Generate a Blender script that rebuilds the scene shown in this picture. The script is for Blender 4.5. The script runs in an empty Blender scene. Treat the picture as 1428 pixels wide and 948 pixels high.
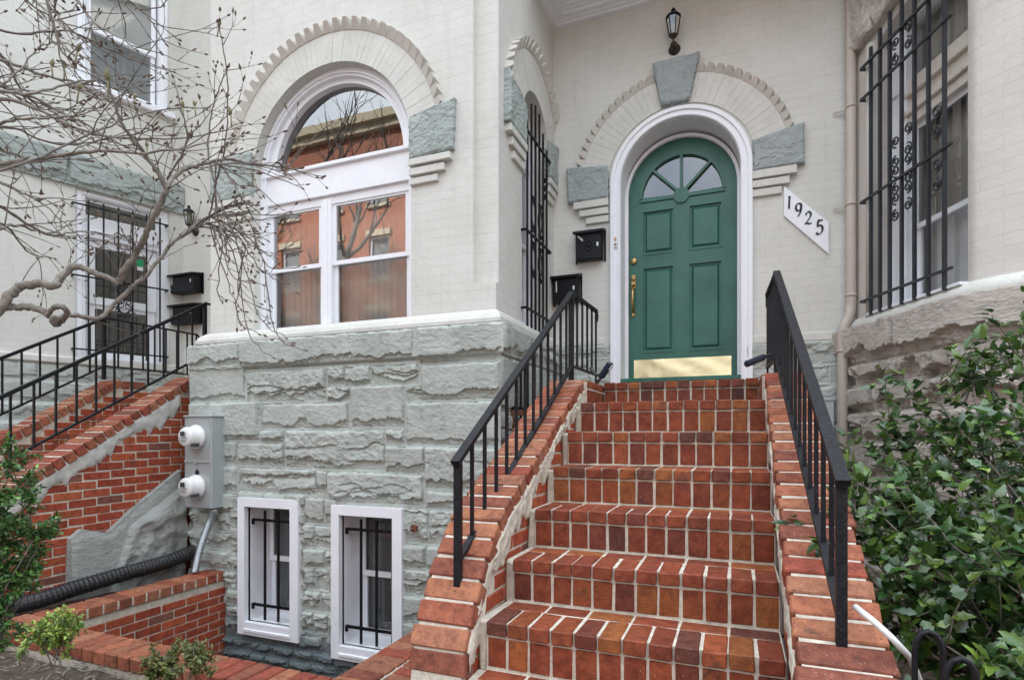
import bpy, math, random
import numpy as np
from mathutils import Vector, Matrix
from mathutils.geometry import tessellate_polygon
random.seed(7); RNG = np.random.RandomState(5)
PI = math.pi
scene = bpy.context.scene
col = scene.collection

# ------------------------------------------------------------------ helpers
def V(*a): return Vector(a)
class Frame:
    """wall frame: u along the wall, w outwards, z up"""
    def __init__(s, o, U, N): s.o=Vector(o); s.U=Vector(U).normalized(); s.N=Vector(N).normalized()
    def __call__(s, u, w, z): return s.o+s.U*u+s.N*w+Vector((0,0,z))
WORLD = Frame((0,0,0),(1,0,0),(0,1,0))
FB = Frame((0,3.73,0),(1,0,0),(0,-1,0))       # front of the bay
FS = Frame((-1.6,0,0),(0,1,0),(1,0,0))        # right side of the bay
FD = Frame((0,5.10,0),(1,0,0),(0,-1,0))       # wall with the door
RU = Vector((.368,-.93,0)).normalized()
FR = Frame((.84,5.10,0),RU,(-.93,-.368,0))    # window face of the house on the right
LU = Vector((-.334,-.943,0)).normalized()
FL = Frame((-6.45,5.10,0),LU,(.943,-.334,0))  # window face of the house on the left

class MB:
    def __init__(s, F=WORLD): s.v=[]; s.f=[]; s.m=[]; s.c=[]; s.F=F; s.sm=[]
    def add(s, vs, fs, mi=0, c=(1,1,1), smooth=False, raw=False):
        b=len(s.v)
        s.v += [Vector(p) if raw else s.F(*p) for p in vs]
        for f in fs: s.f.append(tuple(b+i for i in f)); s.m.append(mi); s.c.append(c); s.sm.append(smooth)
    def box(s, a0,a1,b0,b1,c0,c1, mi=0, c=(1,1,1)):
        vs=[(a,b,z) for z in (c0,c1) for b in (b0,b1) for a in (a0,a1)]
        s.add(vs,[(0,1,3,2),(4,5,7,6),(0,1,5,4),(2,3,7,6),(0,2,6,4),(1,3,7,5)],mi,c)
    def cbox(s, a0,a1,b0,b1,c0,c1, bv=.003, mi=0, c=(1,1,1), jit=0, T=None):
        """box with chamfered edges"""
        vs=[]; idx={}
        X=((a0,a1),(b0,b1),(c0,c1))
        for k in range(8):
            sg=(k&1,(k>>1)&1,(k>>2)&1)
            base=[X[i][sg[i]]+(random.uniform(-jit,jit) if jit else 0) for i in range(3)]
            for ax in range(3):
                p=list(base)
                for i in range(3):
                    if i!=ax: p[i]+= bv if sg[i]==0 else -bv
                idx[(k,ax)]=len(vs); vs.append(tuple(T(*p)) if T else tuple(p))
        fs=[]
        for ax in range(3):
            o=[i for i in range(3) if i!=ax]
            for sd in (0,1):
                ks=[]
                for (p,q) in ((0,0),(1,0),(1,1),(0,1)):
                    ks.append((sd<<ax)|(p<<o[0])|(q<<o[1]))
                fs.append(tuple(idx[(k,ax)] for k in ks))
            for p in (0,1):
                for q in (0,1):
                    k0=(p<<o[0])|(q<<o[1]); k1=k0|(1<<ax)
                    fs.append((idx[(k0,o[0])],idx[(k1,o[0])],idx[(k1,o[1])],idx[(k0,o[1])]))
        for k in range(8): fs.append((idx[(k,0)],idx[(k,1)],idx[(k,2)]))
        s.add(vs,fs,mi,c)
    def tube(s, pts, r, n=8, mi=0, c=(1,1,1), raw=False, cap=True, smooth=True):
        P=[Vector(p) if raw else s.F(*p) for p in pts]
        R=r if isinstance(r,(list,tuple)) else [r]*len(P)
        b=len(s.v); up=None
        for i,p in enumerate(P):
            t=(P[min(i+1,len(P)-1)]-P[max(i-1,0)])
            if t.length<1e-9: t=Vector((0,0,1))
            t.normalize()
            if up is None:
                up=Vector((0,0,1)) if abs(t.z)<.9 else Vector((1,0,0))
            a=t.cross(up)
            if a.length<1e-5: a=t.orthogonal()
            a.normalize(); up=a.cross(t).normalized()
            for k in range(n):
                an=2*PI*(k+.5)/n
                s.v.append(p+(a*math.cos(an)+up*math.sin(an))*R[i])
        for i in range(len(P)-1):
            for k in range(n):
                s.f.append((b+i*n+k,b+i*n+(k+1)%n,b+(i+1)*n+(k+1)%n,b+(i+1)*n+k)); s.m.append(mi); s.c.append(c); s.sm.append(smooth)
        if cap:
            s.f.append(tuple(b+k for k in range(n))); s.m.append(mi); s.c.append(c); s.sm.append(False)
            e=b+(len(P)-1)*n
            s.f.append(tuple(e+k for k in range(n))); s.m.append(mi); s.c.append(c); s.sm.append(False)
    def bar(s, p, q, hw, hh=None, mi=0):
        """square bar between two points (frame coords)"""
        hh=hh or hw
        A=s.F(*p); B=s.F(*q); t=(B-A).normalized()
        up=Vector((0,0,1)) if abs(t.z)<.95 else s.F.N
        a=t.cross(up).normalized(); u=a.cross(t).normalized()
        vs=[P+a*(hw*i)+u*(hh*j) for P in (A,B) for (i,j) in ((-1,-1),(1,-1),(1,1),(-1,1))]
        s.add(vs,[(0,1,2,3),(4,5,6,7),(0,1,5,4),(1,2,6,5),(2,3,7,6),(3,0,4,7)],mi,raw=True)
    def prism(s, poly, w0, w1, mi=0, holes=(), c=(1,1,1), F=None, back=True):
        """polygon in (u,z) with holes, extruded between w0 (back) and w1 (front)"""
        loops=[poly]+list(holes)
        flat=[p for l in loops for p in l]
        tri=tessellate_polygon([[Vector((x,z,0)) for x,z in l] for l in loops])
        n=len(flat)
        vs=[(x,w1,z) for x,z in flat]+[(x,w0,z) for x,z in flat]
        fs=[tuple(t) for t in tri]
        if back: fs+=[tuple(i+n for i in t) for t in tri]
        o=0
        for l in loops:
            k=len(l)
            for i in range(k): fs.append((o+i,o+(i+1)%k,n+o+(i+1)%k,n+o+i))
            o+=k
        s.add(vs,fs,mi,c)
    def lathe(s, o, ax, prof, n=20, mi=0, smooth=True, c=(1,1,1)):
        """prof: (radius, along) ; o,ax world"""
        o=Vector(o); ax=Vector(ax).normalized(); a=ax.orthogonal().normalized(); b2=ax.cross(a)
        vs=[]; fs=[]
        for r,h in prof:
            for k in range(n):
                an=2*PI*k/n; vs.append(o+ax*h+(a*math.cos(an)+b2*math.sin(an))*r)
        for i in range(len(prof)-1):
            for k in range(n): fs.append((i*n+k,i*n+(k+1)%n,(i+1)*n+(k+1)%n,(i+1)*n+k))
        fs.append(tuple(range(n))); fs.append(tuple((len(prof)-1)*n+k for k in range(n)))
        s.add(vs,fs,mi,c,smooth,raw=True)

def root_loc(p):
    L=Vector((0,0,0))
    while p is not None: L=L+p.location; p=p.parent
    return L
def build(mb, name, mats, parent=None, label=None, cat=None, group=None, kind=None, uv=False, colr=False, recalc=True, shade=None):
    if not isinstance(mats,(list,tuple)): mats=[mats]
    if parent is None:
        xs=[v.x for v in mb.v]; ys=[v.y for v in mb.v]; zs=[v.z for v in mb.v]
        L=Vector(((min(xs)+max(xs))/2,(min(ys)+max(ys))/2,min(zs)))
        if kind=='structure': L=Vector((0,0,0))
    else: L=root_loc(parent)
    me=bpy.data.meshes.new(name)
    me.from_pydata([tuple(v-L) for v in mb.v],[],mb.f)
    for m in mats: me.materials.append(m)
    me.polygons.foreach_set('material_index',mb.m)
    me.polygons.foreach_set('use_smooth',mb.sm if shade is None else [shade]*len(mb.f))
    if recalc:
        import bmesh
        bm=bmesh.new(); bm.from_mesh(me); bmesh.ops.recalc_face_normals(bm,faces=bm.faces); bm.to_mesh(me); bm.free()
    if colr:
        ca=me.color_attributes.new('Col','FLOAT_COLOR','CORNER')
        d=np.ones((len(me.loops),4),np.float32)
        cnt=[len(f) for f in mb.f]
        d[:,:3]=np.repeat(np.array(mb.c,np.float32),cnt,axis=0)
        ca.data.foreach_set('color',d.ravel())
    if uv:
        ul=me.uv_layers.new(name='UVMap')
        U=mb.F.U; N=mb.F.N; o=mb.F.o
        co=[v.co+L for v in me.vertices]; dat=[0.0]*(2*len(me.loops))
        for p in me.polygons:
            n=p.normal
            au=abs(n.dot(U)); an=abs(n.dot(N)); az=abs(n.z)
            for li in p.loop_indices:
                q=co[me.loops[li].vertex_index]; r=q-o
                if az>au and az>an: a,b=r.dot(U),r.dot(N)
                elif au>an: a,b=r.dot(N)+.1,q.z
                else: a,b=r.dot(U),q.z
                dat[2*li]=a; dat[2*li+1]=b
        ul.data.foreach_set('uv',dat)
    ob=bpy.data.objects.new(name,me); col.objects.link(ob)
    if parent is None: ob.location=L
    else: ob.parent=parent
    tag(ob,label,cat,group,kind)
    return ob
def tag(o,label=None,cat=None,group=None,kind=None):
    if label: o['label']=label
    if cat: o['category']=cat
    if group: o['group']=group
    if kind: o['kind']=kind
def thing(name,label,cat,loc=(0,0,0),group=None):
    o=bpy.data.objects.new(name,None); o.empty_display_size=.2; col.objects.link(o); o.location=loc
    tag(o,label,cat,group); return o
def arc(cx,cz,r,a0,a1,n):
    return [(cx+r*math.cos(math.radians(a0+(a1-a0)*i/n)),cz+r*math.sin(math.radians(a0+(a1-a0)*i/n))) for i in range(n+1)]
def rect(a0,a1,z0,z1): return [(a0,z0),(a1,z0),(a1,z1),(a0,z1)]
def spline(pts,n=6):
    out=[]; P=[Vector(p) for p in pts]
    for i in range(len(P)-1):
        p0=P[max(i-1,0)];p1=P[i];p2=P[i+1];p3=P[min(i+2,len(P)-1)]
        for k in range(n):
            t=k/n; out.append(.5*((2*p1)+(p2-p0)*t+(2*p0-5*p1+4*p2-p3)*t*t+(3*p1-p0-3*p2+p3)*t**3))
    out.append(P[-1]); return out

# ------------------------------------------------------------------ materials
def mat(name):
    m=bpy.data.materials.new(name); m.use_nodes=True
    nt=m.node_tree; b=nt.nodes['Principled BSDF']
    return m,nt,b
def nd(nt,t,**k):
    n=nt.nodes.new(t)
    for a,b in k.items():
        if a in n.inputs.keys(): n.inputs[a].default_value=b
        else: setattr(n,a,b)
    return n
def lk(nt,a,b): nt.links.new(a,b)
def mixc(nt,fac,a,b,mode='MIX'):
    m=nt.nodes.new('ShaderNodeMix'); m.data_type='RGBA'; m.blend_type=mode
    for s,v in ((m.inputs[0],fac),(m.inputs[6],a),(m.inputs[7],b)):
        if hasattr(v,'is_output'): lk(nt,v,s)
        else: s.default_value=(*v,1) if isinstance(v,tuple) and len(v)==3 else v
    return m.outputs[2]
def ramp(nt,src,p0,p1,c0=(0,0,0),c1=(1,1,1)):
    r=nt.nodes.new('ShaderNodeValToRGB'); r.color_ramp.elements[0].position=p0; r.color_ramp.elements[1].position=p1
    r.color_ramp.elements[0].color=(*c0,1); r.color_ramp.elements[1].color=(*c1,1); lk(nt,src,r.inputs[0]); return r.outputs[0]
def noise(nt,scale,detail=4,rough=.55,vec=None,dist=0):
    n=nd(nt,'ShaderNodeTexNoise',Scale=scale,Detail=detail,Roughness=rough,Distortion=dist)
    if vec is None:
        g=nt.nodes.get('GEO') or nt.nodes.new('ShaderNodeNewGeometry'); g.name='GEO'; vec=g.outputs['Position']
    lk(nt,vec,n.inputs['Vector']); return n.outputs['Fac']
def bump(nt,b,h,strength=.5,dist=.01,prev=None):
    n=nd(nt,'ShaderNodeBump',Strength=strength,Distance=dist); lk(nt,h,n.inputs['Height'])
    if prev is not None: lk(nt,prev,n.inputs['Normal'])
    lk(nt,n.outputs[0],b.inputs['Normal']); return n.outputs[0]
def simple(name,colr,rough=.6,metal=0,var=.25,scale=8,bmp=.2,bscale=60,dirt=None,spec=.5):
    m,nt,b=mat(name)
    n=noise(nt,scale,5)
    dark=tuple(c*(1-var) for c in colr); lite=tuple(min(1,c*(1+var*.5)) for c in colr)
    c=mixc(nt,ramp(nt,n,.3,.7),dark,lite)
    if dirt:
        d=ramp(nt,noise(nt,scale*2.7,6,.7),.55,.72); c=mixc(nt,d,c,dirt)
    lk(nt,c,b.inputs['Base Color'])
    b.inputs['Roughness'].default_value=rough; b.inputs['Metallic'].default_value=metal
    b.inputs['Specular IOR Level'].default_value=spec
    if bmp: bump(nt,b,noise(nt,bscale,3),bmp,.004)
    return m
def painted_brick(name,c0,c1,line=(.30,.28,.25),lfac=.55,jb=.32):
    m,nt,b=mat(name)
    tc=nt.nodes.new('ShaderNodeTexCoord')
    # slight wobble of the courses
    nz=nd(nt,'ShaderNodeTexNoise',Scale=3.0,Detail=2.0); lk(nt,tc.outputs['UV'],nz.inputs['Vector'])
    sub=nd(nt,'ShaderNodeVectorMath',operation='SUBTRACT'); lk(nt,nz.outputs['Color'],sub.inputs[0]); sub.inputs[1].default_value=(.5,.5,.5)
    sc=nd(nt,'ShaderNodeVectorMath',operation='SCALE'); lk(nt,sub.outputs[0],sc.inputs[0]); sc.inputs['Scale'].default_value=.016
    ad=nd(nt,'ShaderNodeVectorMath',operation='ADD'); lk(nt,tc.outputs['UV'],ad.inputs[0]); lk(nt,sc.outputs[0],ad.inputs[1])
    def brick(ms,sm,bw=.215):
        br=nt.nodes.new('ShaderNodeTexBrick'); lk(nt,ad.outputs[0],br.inputs['Vector'])
        br.inputs['Scale'].default_value=1; br.inputs['Mortar Size'].default_value=ms; br.inputs['Mortar Smooth'].default_value=sm
        br.inputs['Brick Width'].default_value=bw; br.inputs['Row Height'].default_value=.069
        br.inputs['Color1'].default_value=(1,1,1,1); br.inputs['Color2'].default_value=(.9,.9,.9,1); return br
    br=brick(.0030,.4); br2=brick(.0013,.5,1.9)
    h=nd(nt,'ShaderNodeMath',operation='SUBTRACT'); h.inputs[0].default_value=1; lk(nt,br.outputs['Fac'],h.inputs[1])
    # paint fills the joints irregularly
    mp=nd(nt,'ShaderNodeMapping'); lk(nt,tc.outputs['UV'],mp.inputs[0]); mp.inputs['Scale'].default_value=(1.0,4.0,1)
    pn=nd(nt,'ShaderNodeTexNoise',Scale=5.0,Detail=5.0,Roughness=.65); lk(nt,mp.outputs[0],pn.inputs['Vector'])
    pr=ramp(nt,pn.outputs['Fac'],.47,.66)
    hm=nd(nt,'ShaderNodeMath',operation='MULTIPLY'); lk(nt,br.outputs['Fac'],hm.inputs[0])
    am=nd(nt,'ShaderNodeMath',operation='MULTIPLY_ADD'); lk(nt,pr,am.inputs[0]); am.inputs[1].default_value=1.0; am.inputs[2].default_value=.0
    lk(nt,am.outputs[0],hm.inputs[1])
    inv=nd(nt,'ShaderNodeMath',operation='SUBTRACT'); inv.inputs[0].default_value=1; lk(nt,hm.outputs[0],inv.inputs[1])
    grain=noise(nt,55,5,.6)
    ln=nd(nt,'ShaderNodeMath',operation='MULTIPLY'); lk(nt,br2.outputs['Fac'],ln.inputs[0]); lk(nt,ramp(nt,pn.outputs['Fac'],.54,.70),ln.inputs[1])
    ln2=nd(nt,'ShaderNodeMath',operation='MULTIPLY'); lk(nt,ln.outputs[0],ln2.inputs[0]); ln2.inputs[1].default_value=lfac
    base=mixc(nt,ramp(nt,noise(nt,2.2,5,.6),.35,.65),c0,c1)
    base=mixc(nt,ramp(nt,noise(nt,1.1,7,.7),.56,.75),base,tuple(x*.82 for x in c0))
    ms=nd(nt,'ShaderNodeMapping'); lk(nt,tc.outputs['UV'],ms.inputs[0]); ms.inputs['Scale'].default_value=(4,.45,1)
    base=mixc(nt,ramp(nt,noise(nt,1.6,6,.65,vec=ms.outputs[0]),.56,.82),base,tuple(x*.90 for x in c0))
    # faint per-brick value
    base=mixc(nt,.12,base,br.outputs['Color'],'MULTIPLY')
    cc=mixc(nt,ln2.outputs[0],base,line)
    lk(nt,cc,b.inputs['Base Color']); b.inputs['Roughness'].default_value=.62
    p=bump(nt,b,inv.outputs[0],jb,.005)
    p=bump(nt,b,grain,.35,.004,p)
    bump(nt,b,noise(nt,14,3),.35,.008,p)
    return m
def brick_mat(name,bumpy=.5,rough=.6,pale=(.30,.17,.12)):
    m,nt,b=mat(name)
    a=nd(nt,'ShaderNodeAttribute',attribute_name='Col')
    n1=noise(nt,24,6,.7); n2=noise(nt,120,3,.6)
    c=mixc(nt,ramp(nt,n1,.38,.66),mixc(nt,1.0,a.outputs['Color'],(1.18,1.25,1.1),'MULTIPLY'),mixc(nt,1.0,a.outputs['Color'],(.62,.60,.62),'MULTIPLY'))
    c=mixc(nt,ramp(nt,noise(nt,7,5,.65,dist=.8),.60,.74),c,mixc(nt,.75,c,(.045,.032,.030)))
    c=mixc(nt,ramp(nt,n2,.60,.68),c,mixc(nt,.7,c,(.05,.03,.025)))
    c=mixc(nt,ramp(nt,noise(nt,16,8,.8),.62,.74),c,pale)
    c=mixc(nt,ramp(nt,noise(nt,190,2,.5),.66,.72),c,mixc(nt,.5,c,(.5,.36,.27)))
    lk(nt,c,b.inputs['Base Color']); b.inputs['Roughness'].default_value=rough; b.inputs['Specular IOR Level'].default_value=.18
    p=bump(nt,b,n1,bumpy,.006); bump(nt,b,n2,bumpy*.8,.002,p)
    return m
def stone_mat(name,c0,c1,c2=None,zdark=None,bs=.8,rough=.75):
    m,nt,b=mat(name)
    c=mixc(nt,ramp(nt,noise(nt,3.5,6,.65),.35,.65),c0,c1)
    c=mixc(nt,ramp(nt,noise(nt,13,6,.7),.55,.7),c,tuple(x*.78 for x in c0))
    if c2: c=mixc(nt,ramp(nt,noise(nt,6,6,.75,dist=.6),.58,.68),c,c2)
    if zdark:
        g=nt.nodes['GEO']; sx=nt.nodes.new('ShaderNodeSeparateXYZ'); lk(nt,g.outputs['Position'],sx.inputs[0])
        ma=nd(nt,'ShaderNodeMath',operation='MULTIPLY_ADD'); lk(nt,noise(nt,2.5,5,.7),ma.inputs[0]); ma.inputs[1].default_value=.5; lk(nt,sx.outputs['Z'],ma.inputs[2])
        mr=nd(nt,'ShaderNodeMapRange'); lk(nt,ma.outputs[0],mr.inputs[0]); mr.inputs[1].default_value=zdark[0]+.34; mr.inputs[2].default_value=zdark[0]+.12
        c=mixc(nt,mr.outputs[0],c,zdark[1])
    lk(nt,c,b.inputs['Base Color']); b.inputs['Roughness'].default_value=rough
    mp=nd(nt,'ShaderNodeMapping'); lk(nt,nt.nodes['GEO'].outputs['Position'],mp.inputs[0]); mp.inputs['Scale'].default_value=(1,1,2.2)
    p=bump(nt,b,noise(nt,11,7,.62,vec=mp.outputs[0],dist=.5),bs,.02)
    vo=nd(nt,'ShaderNodeTexVoronoi',Scale=26.0); vo.feature='F1'; lk(nt,mp.outputs[0],vo.inputs['Vector'])
    p=bump(nt,b,vo.outputs['Distance'],bs*.35,.010,p)
    bump(nt,b,noise(nt,70,6,.7),bs*.8,.005,p)
    return m
def glass_mat(name,refl=.35,tint=(.9,.93,.92),wob=.3,rough=.0):
    m,nt,b=mat(name); nt.nodes.remove(b)
    out=nt.nodes['Material Output']
    tr=nd(nt,'ShaderNodeBsdfTransparent'); tr.inputs[0].default_value=(*tint,1)
    gl=nd(nt,'ShaderNodeBsdfGlossy'); gl.inputs['Roughness'].default_value=rough; gl.inputs[0].default_value=(.95,.95,.95,1)
    lw=nd(nt,'ShaderNodeLayerWeight'); lw.inputs[0].default_value=.3
    ma=nd(nt,'ShaderNodeMath',operation='MULTIPLY_ADD'); lk(nt,lw.outputs['Fresnel'],ma.inputs[0]); ma.inputs[1].default_value=1-refl; ma.inputs[2].default_value=refl
    mx=nd(nt,'ShaderNodeMixShader'); lk(nt,ma.outputs[0],mx.inputs[0]); lk(nt,tr.outputs[0],mx.inputs[1]); lk(nt,gl.outputs[0],mx.inputs[2])
    bp=nd(nt,'ShaderNodeBump',Strength=wob,Distance=.002); lk(nt,noise(nt,5,2),bp.inputs['Height']); lk(nt,bp.outputs[0],gl.inputs['Normal'])
    lk(nt,mx.outputs[0],out.inputs[0]); return m

M_WALL=painted_brick('painted_brick',(.585,.58,.53),(.645,.64,.595),(.26,.25,.22),.8)
M_WALLP=painted_brick('painted_brick_pinkish',(.58,.55,.505),(.64,.61,.565),jb=.3)
M_PAINT=simple('cream_masonry_paint',(.60,.595,.545),.6,var=.1,scale=5,bmp=.45,bscale=45,dirt=(.50,.47,.42))
M_PAINTD=simple('tan_masonry_paint',(.57,.54,.485),.6,var=.1,scale=6,bmp=.4,bscale=45)
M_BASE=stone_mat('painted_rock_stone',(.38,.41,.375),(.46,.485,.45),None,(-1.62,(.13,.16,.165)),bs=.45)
M_STONE=stone_mat('green_grey_stone',(.30,.345,.325),(.37,.41,.385),bs=.6)
M_STONEG=stone_mat('blue_grey_stone',(.29,.325,.325),(.34,.375,.37),bs=.5)
M_WING=stone_mat('painted_rubble_shade_damp',(.27,.28,.26),(.36,.37,.345),(.12,.125,.12),bs=.7)  # dark patches put shade as well as damp into the wing wall's colour
M_BROWN=stone_mat('brown_rock_stone',(.42,.38,.335),(.54,.49,.44),(.27,.24,.21),bs=.7)
M_WHITE=simple('white_window_paint',(.82,.83,.86),.4,var=.04,scale=6,bmp=.08,dirt=(.76,.76,.78))
M_CREAM=simple('cream_window_paint',(.66,.61,.54),.5,var=.1,scale=6,bmp=.15,dirt=(.48,.40,.32))
M_IRON=simple('black_painted_iron',(.009,.009,.011),.45,spec=.25,var=.4,scale=30,bmp=.35,bscale=140)
M_IRONW=simple('worn_black_iron',(.009,.009,.012),.48,spec=.28,var=.5,scale=25,bmp=.6,bscale=90,dirt=(.035,.032,.034))
M_BRONZE=simple('dark_bronze',(.055,.045,.035),.5,.4,var=.4,scale=25,bmp=.3)
M_GRILLE=simple('grey_blue_iron',(.024,.027,.034),.45,var=.3,scale=20,bmp=.25,bscale=120)
M_RUST=simple('rusty_iron',(.16,.06,.03),.8,var=.5,scale=50,bmp=.6,bscale=140)
M_GREEN=simple('green_door_paint',(.031,.130,.092),.28,var=.22,scale=4,bmp=.12,bscale=70)
_nt=M_GREEN.node_tree; _b=_nt.nodes['Principled BSDF']; _mp=nd(_nt,'ShaderNodeMapping'); lk(_nt,_nt.nodes['GEO'].outputs['Position'],_mp.inputs[0]); _mp.inputs['Scale'].default_value=(14,14,.8)
_n=noise(_nt,5,6,.65,vec=_mp.outputs[0]); bump(_nt,_b,_n,.35,.003)
_r=nd(_nt,'ShaderNodeMapRange'); lk(_nt,noise(_nt,3,5,.7),_r.inputs[0]); _r.inputs[1].default_value=.3; _r.inputs[2].default_value=.7; _r.inputs[3].default_value=.22; _r.inputs[4].default_value=.5; lk(_nt,_r.outputs[0],_b.inputs['Roughness'])
M_GREEND=simple('green_moulding_paint',(.030,.13,.092),.35,var=.2,scale=4,bmp=.1,bscale=70)
M_BRASS,_nt,_b=mat('polished_brass')
_b.inputs['Base Color'].default_value=(.90,.72,.43,1); _b.inputs['Metallic'].default_value=1; _b.inputs['Roughness'].default_value=.24
bump(_nt,_b,noise(_nt,6,2),.32,.01)
M_BRASSD=simple('aged_brass',(.45,.30,.13),.35,1,var=.3,scale=30,bmp=.1)
M_METER=simple('grey_enamel_metal',(.40,.43,.43),.4,.2,var=.08,scale=4,bmp=.05,dirt=(.33,.35,.34))
M_PLASTW=simple('white_plastic',(.72,.72,.70),.35,var=.06,bmp=.03)
M_DARK=simple('dark_plastic',(.05,.05,.055),.4,var=.2,bmp=.05)
M_RUBBER=simple('black_corrugated_plastic',(.014,.014,.016),.5,var=.4,scale=20,bmp=.4,bscale=90,dirt=(.09,.075,.06))
M_GALV=simple('galvanized_steel',(.42,.44,.45),.35,.8,var=.2,scale=20,bmp=.1)
M_PIPE=simple('taupe_drainpipe_paint',(.50,.43,.37),.5,var=.1,scale=6,bmp=.15)
M_MORTAR=simple('beige_mortar',(.57,.51,.42),.9,var=.30,dirt=(.34,.28,.22),scale=22,bmp=.9,bscale=110)
M_CONC=simple('grey_cement',(.40,.40,.37),.85,var=.3,scale=14,bmp=.8,bscale=70)
M_PATCH=simple('cement_patch',(.50,.49,.45),.85,var=.35,scale=12,bmp=.9,bscale=60)
M_BRICK=brick_mat('glazed_step_brick',.6,.5)
M_BRICKW=brick_mat('red_wall_brick',1.0,.75,(.42,.27,.20))
M_SOIL=simple('brown_soil',(.075,.052,.038),.95,var=.5,scale=22,bmp=1.0,bscale=60)
M_PAVE=simple('pavement_concrete',(.36,.35,.33),.9,var=.2,scale=4,bmp=.5)
M_ROAD=simple('road_asphalt',(.05,.05,.052),.9,var=.3,scale=8,bmp=.6)
M_BARK=simple('magnolia_bark',(.24,.21,.175),.75,var=.45,scale=30,bmp=.8,bscale=90,dirt=(.36,.31,.27))
M_TWIG=simple('magnolia_twig',(.15,.122,.10),.6,var=.4,scale=30,bmp=.3)
M_BUD=simple('fuzzy_bud',(.24,.22,.12),.9,var=.3,scale=60,bmp=.5,bscale=200)
M_BUDS=simple('twig_bud',(.15,.105,.075),.8,var=.3,scale=60,bmp=.3)
M_GL=glass_mat('window_glass',.34,wob=.06)
M_FAN=glass_mat('fanlight_glass',.20,tint=(.6,.62,.62),wob=.06)
M_SCR=glass_mat('screened_glass',.13,wob=.06,rough=.06)
M_GLD=glass_mat('dim_window_glass',.045,wob=.06)
M_GLS=glass_mat('door_glass',.15,tint=(.45,.55,.65),wob=.06)
M_CURT=simple('sheer_curtain',(.62,.58,.54),.9,var=.12,scale=5,bmp=.1)
M_CURTW=simple('white_curtain',(.85,.86,.88),.9,var=.1,scale=5,bmp=.1)
M_ROOM=simple('dark_room_wall',(.05,.045,.042),.9,var=.3,bmp=0)
M_BLIND=simple('grey_shade',(.20,.205,.215),.7,var=.15,bmp=0)
M_BLACKP=simple('black_mailbox_paint',(.007,.007,.009),.4,spec=.25,var=.3,scale=20,bmp=.25,bscale=120)
M_NAVY=simple('dark_blue_grip',(.012,.018,.04),.35,var=.2,bmp=0)
M_NUM=simple('black_number_paint',(.015,.015,.015),.5,var=.1,bmp=0)
M_GSTK=simple('green_sticker',(.02,.30,.12),.5,var=.1,bmp=0)
M_LAMPG=glass_mat('lantern_glass',.12,tint=(.55,.52,.42))
M_OPP=painted_brick('street_brick',(.33,.105,.055),(.42,.15,.075),(.2,.12,.08),.5)
M_OPPT=simple('cream_cornice',(.55,.47,.33),.7,var=.15)

def leaf_mat(name,c0,c1,rough=.32):
    m,nt,b=mat(name)
    a=nd(nt,'ShaderNodeAttribute',attribute_name='Col')
    c=mixc(nt,1.0,a.outputs['Color'],mixc(nt,ramp(nt,noise(nt,9,3),.35,.65),c0,c1),'MULTIPLY')
    lk(nt,c,b.inputs['Base Color']); b.inputs['Roughness'].default_value=rough
    b.inputs['Coat Weight'].default_value=.5 if rough<.4 else .1; b.inputs['Coat Roughness'].default_value=.22
    tl=nd(nt,'ShaderNodeBsdfTranslucent'); lk(nt,c,tl.inputs[0])
    mx=nd(nt,'ShaderNodeMixShader'); mx.inputs[0].default_value=.22
    out=nt.nodes['Material Output']; lk(nt,b.outputs[0],mx.inputs[1]); lk(nt,tl.outputs[0],mx.inputs[2]); lk(nt,mx.outputs[0],out.inputs[0])
    return m
M_LEAF=leaf_mat('glossy_evergreen_leaf',(.75,.85,.75),(1.1,1.1,1.0))
M_LEAF2=leaf_mat('box_leaf',(.8,.9,.8),(1.1,1.1,1.0),.5)

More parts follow.
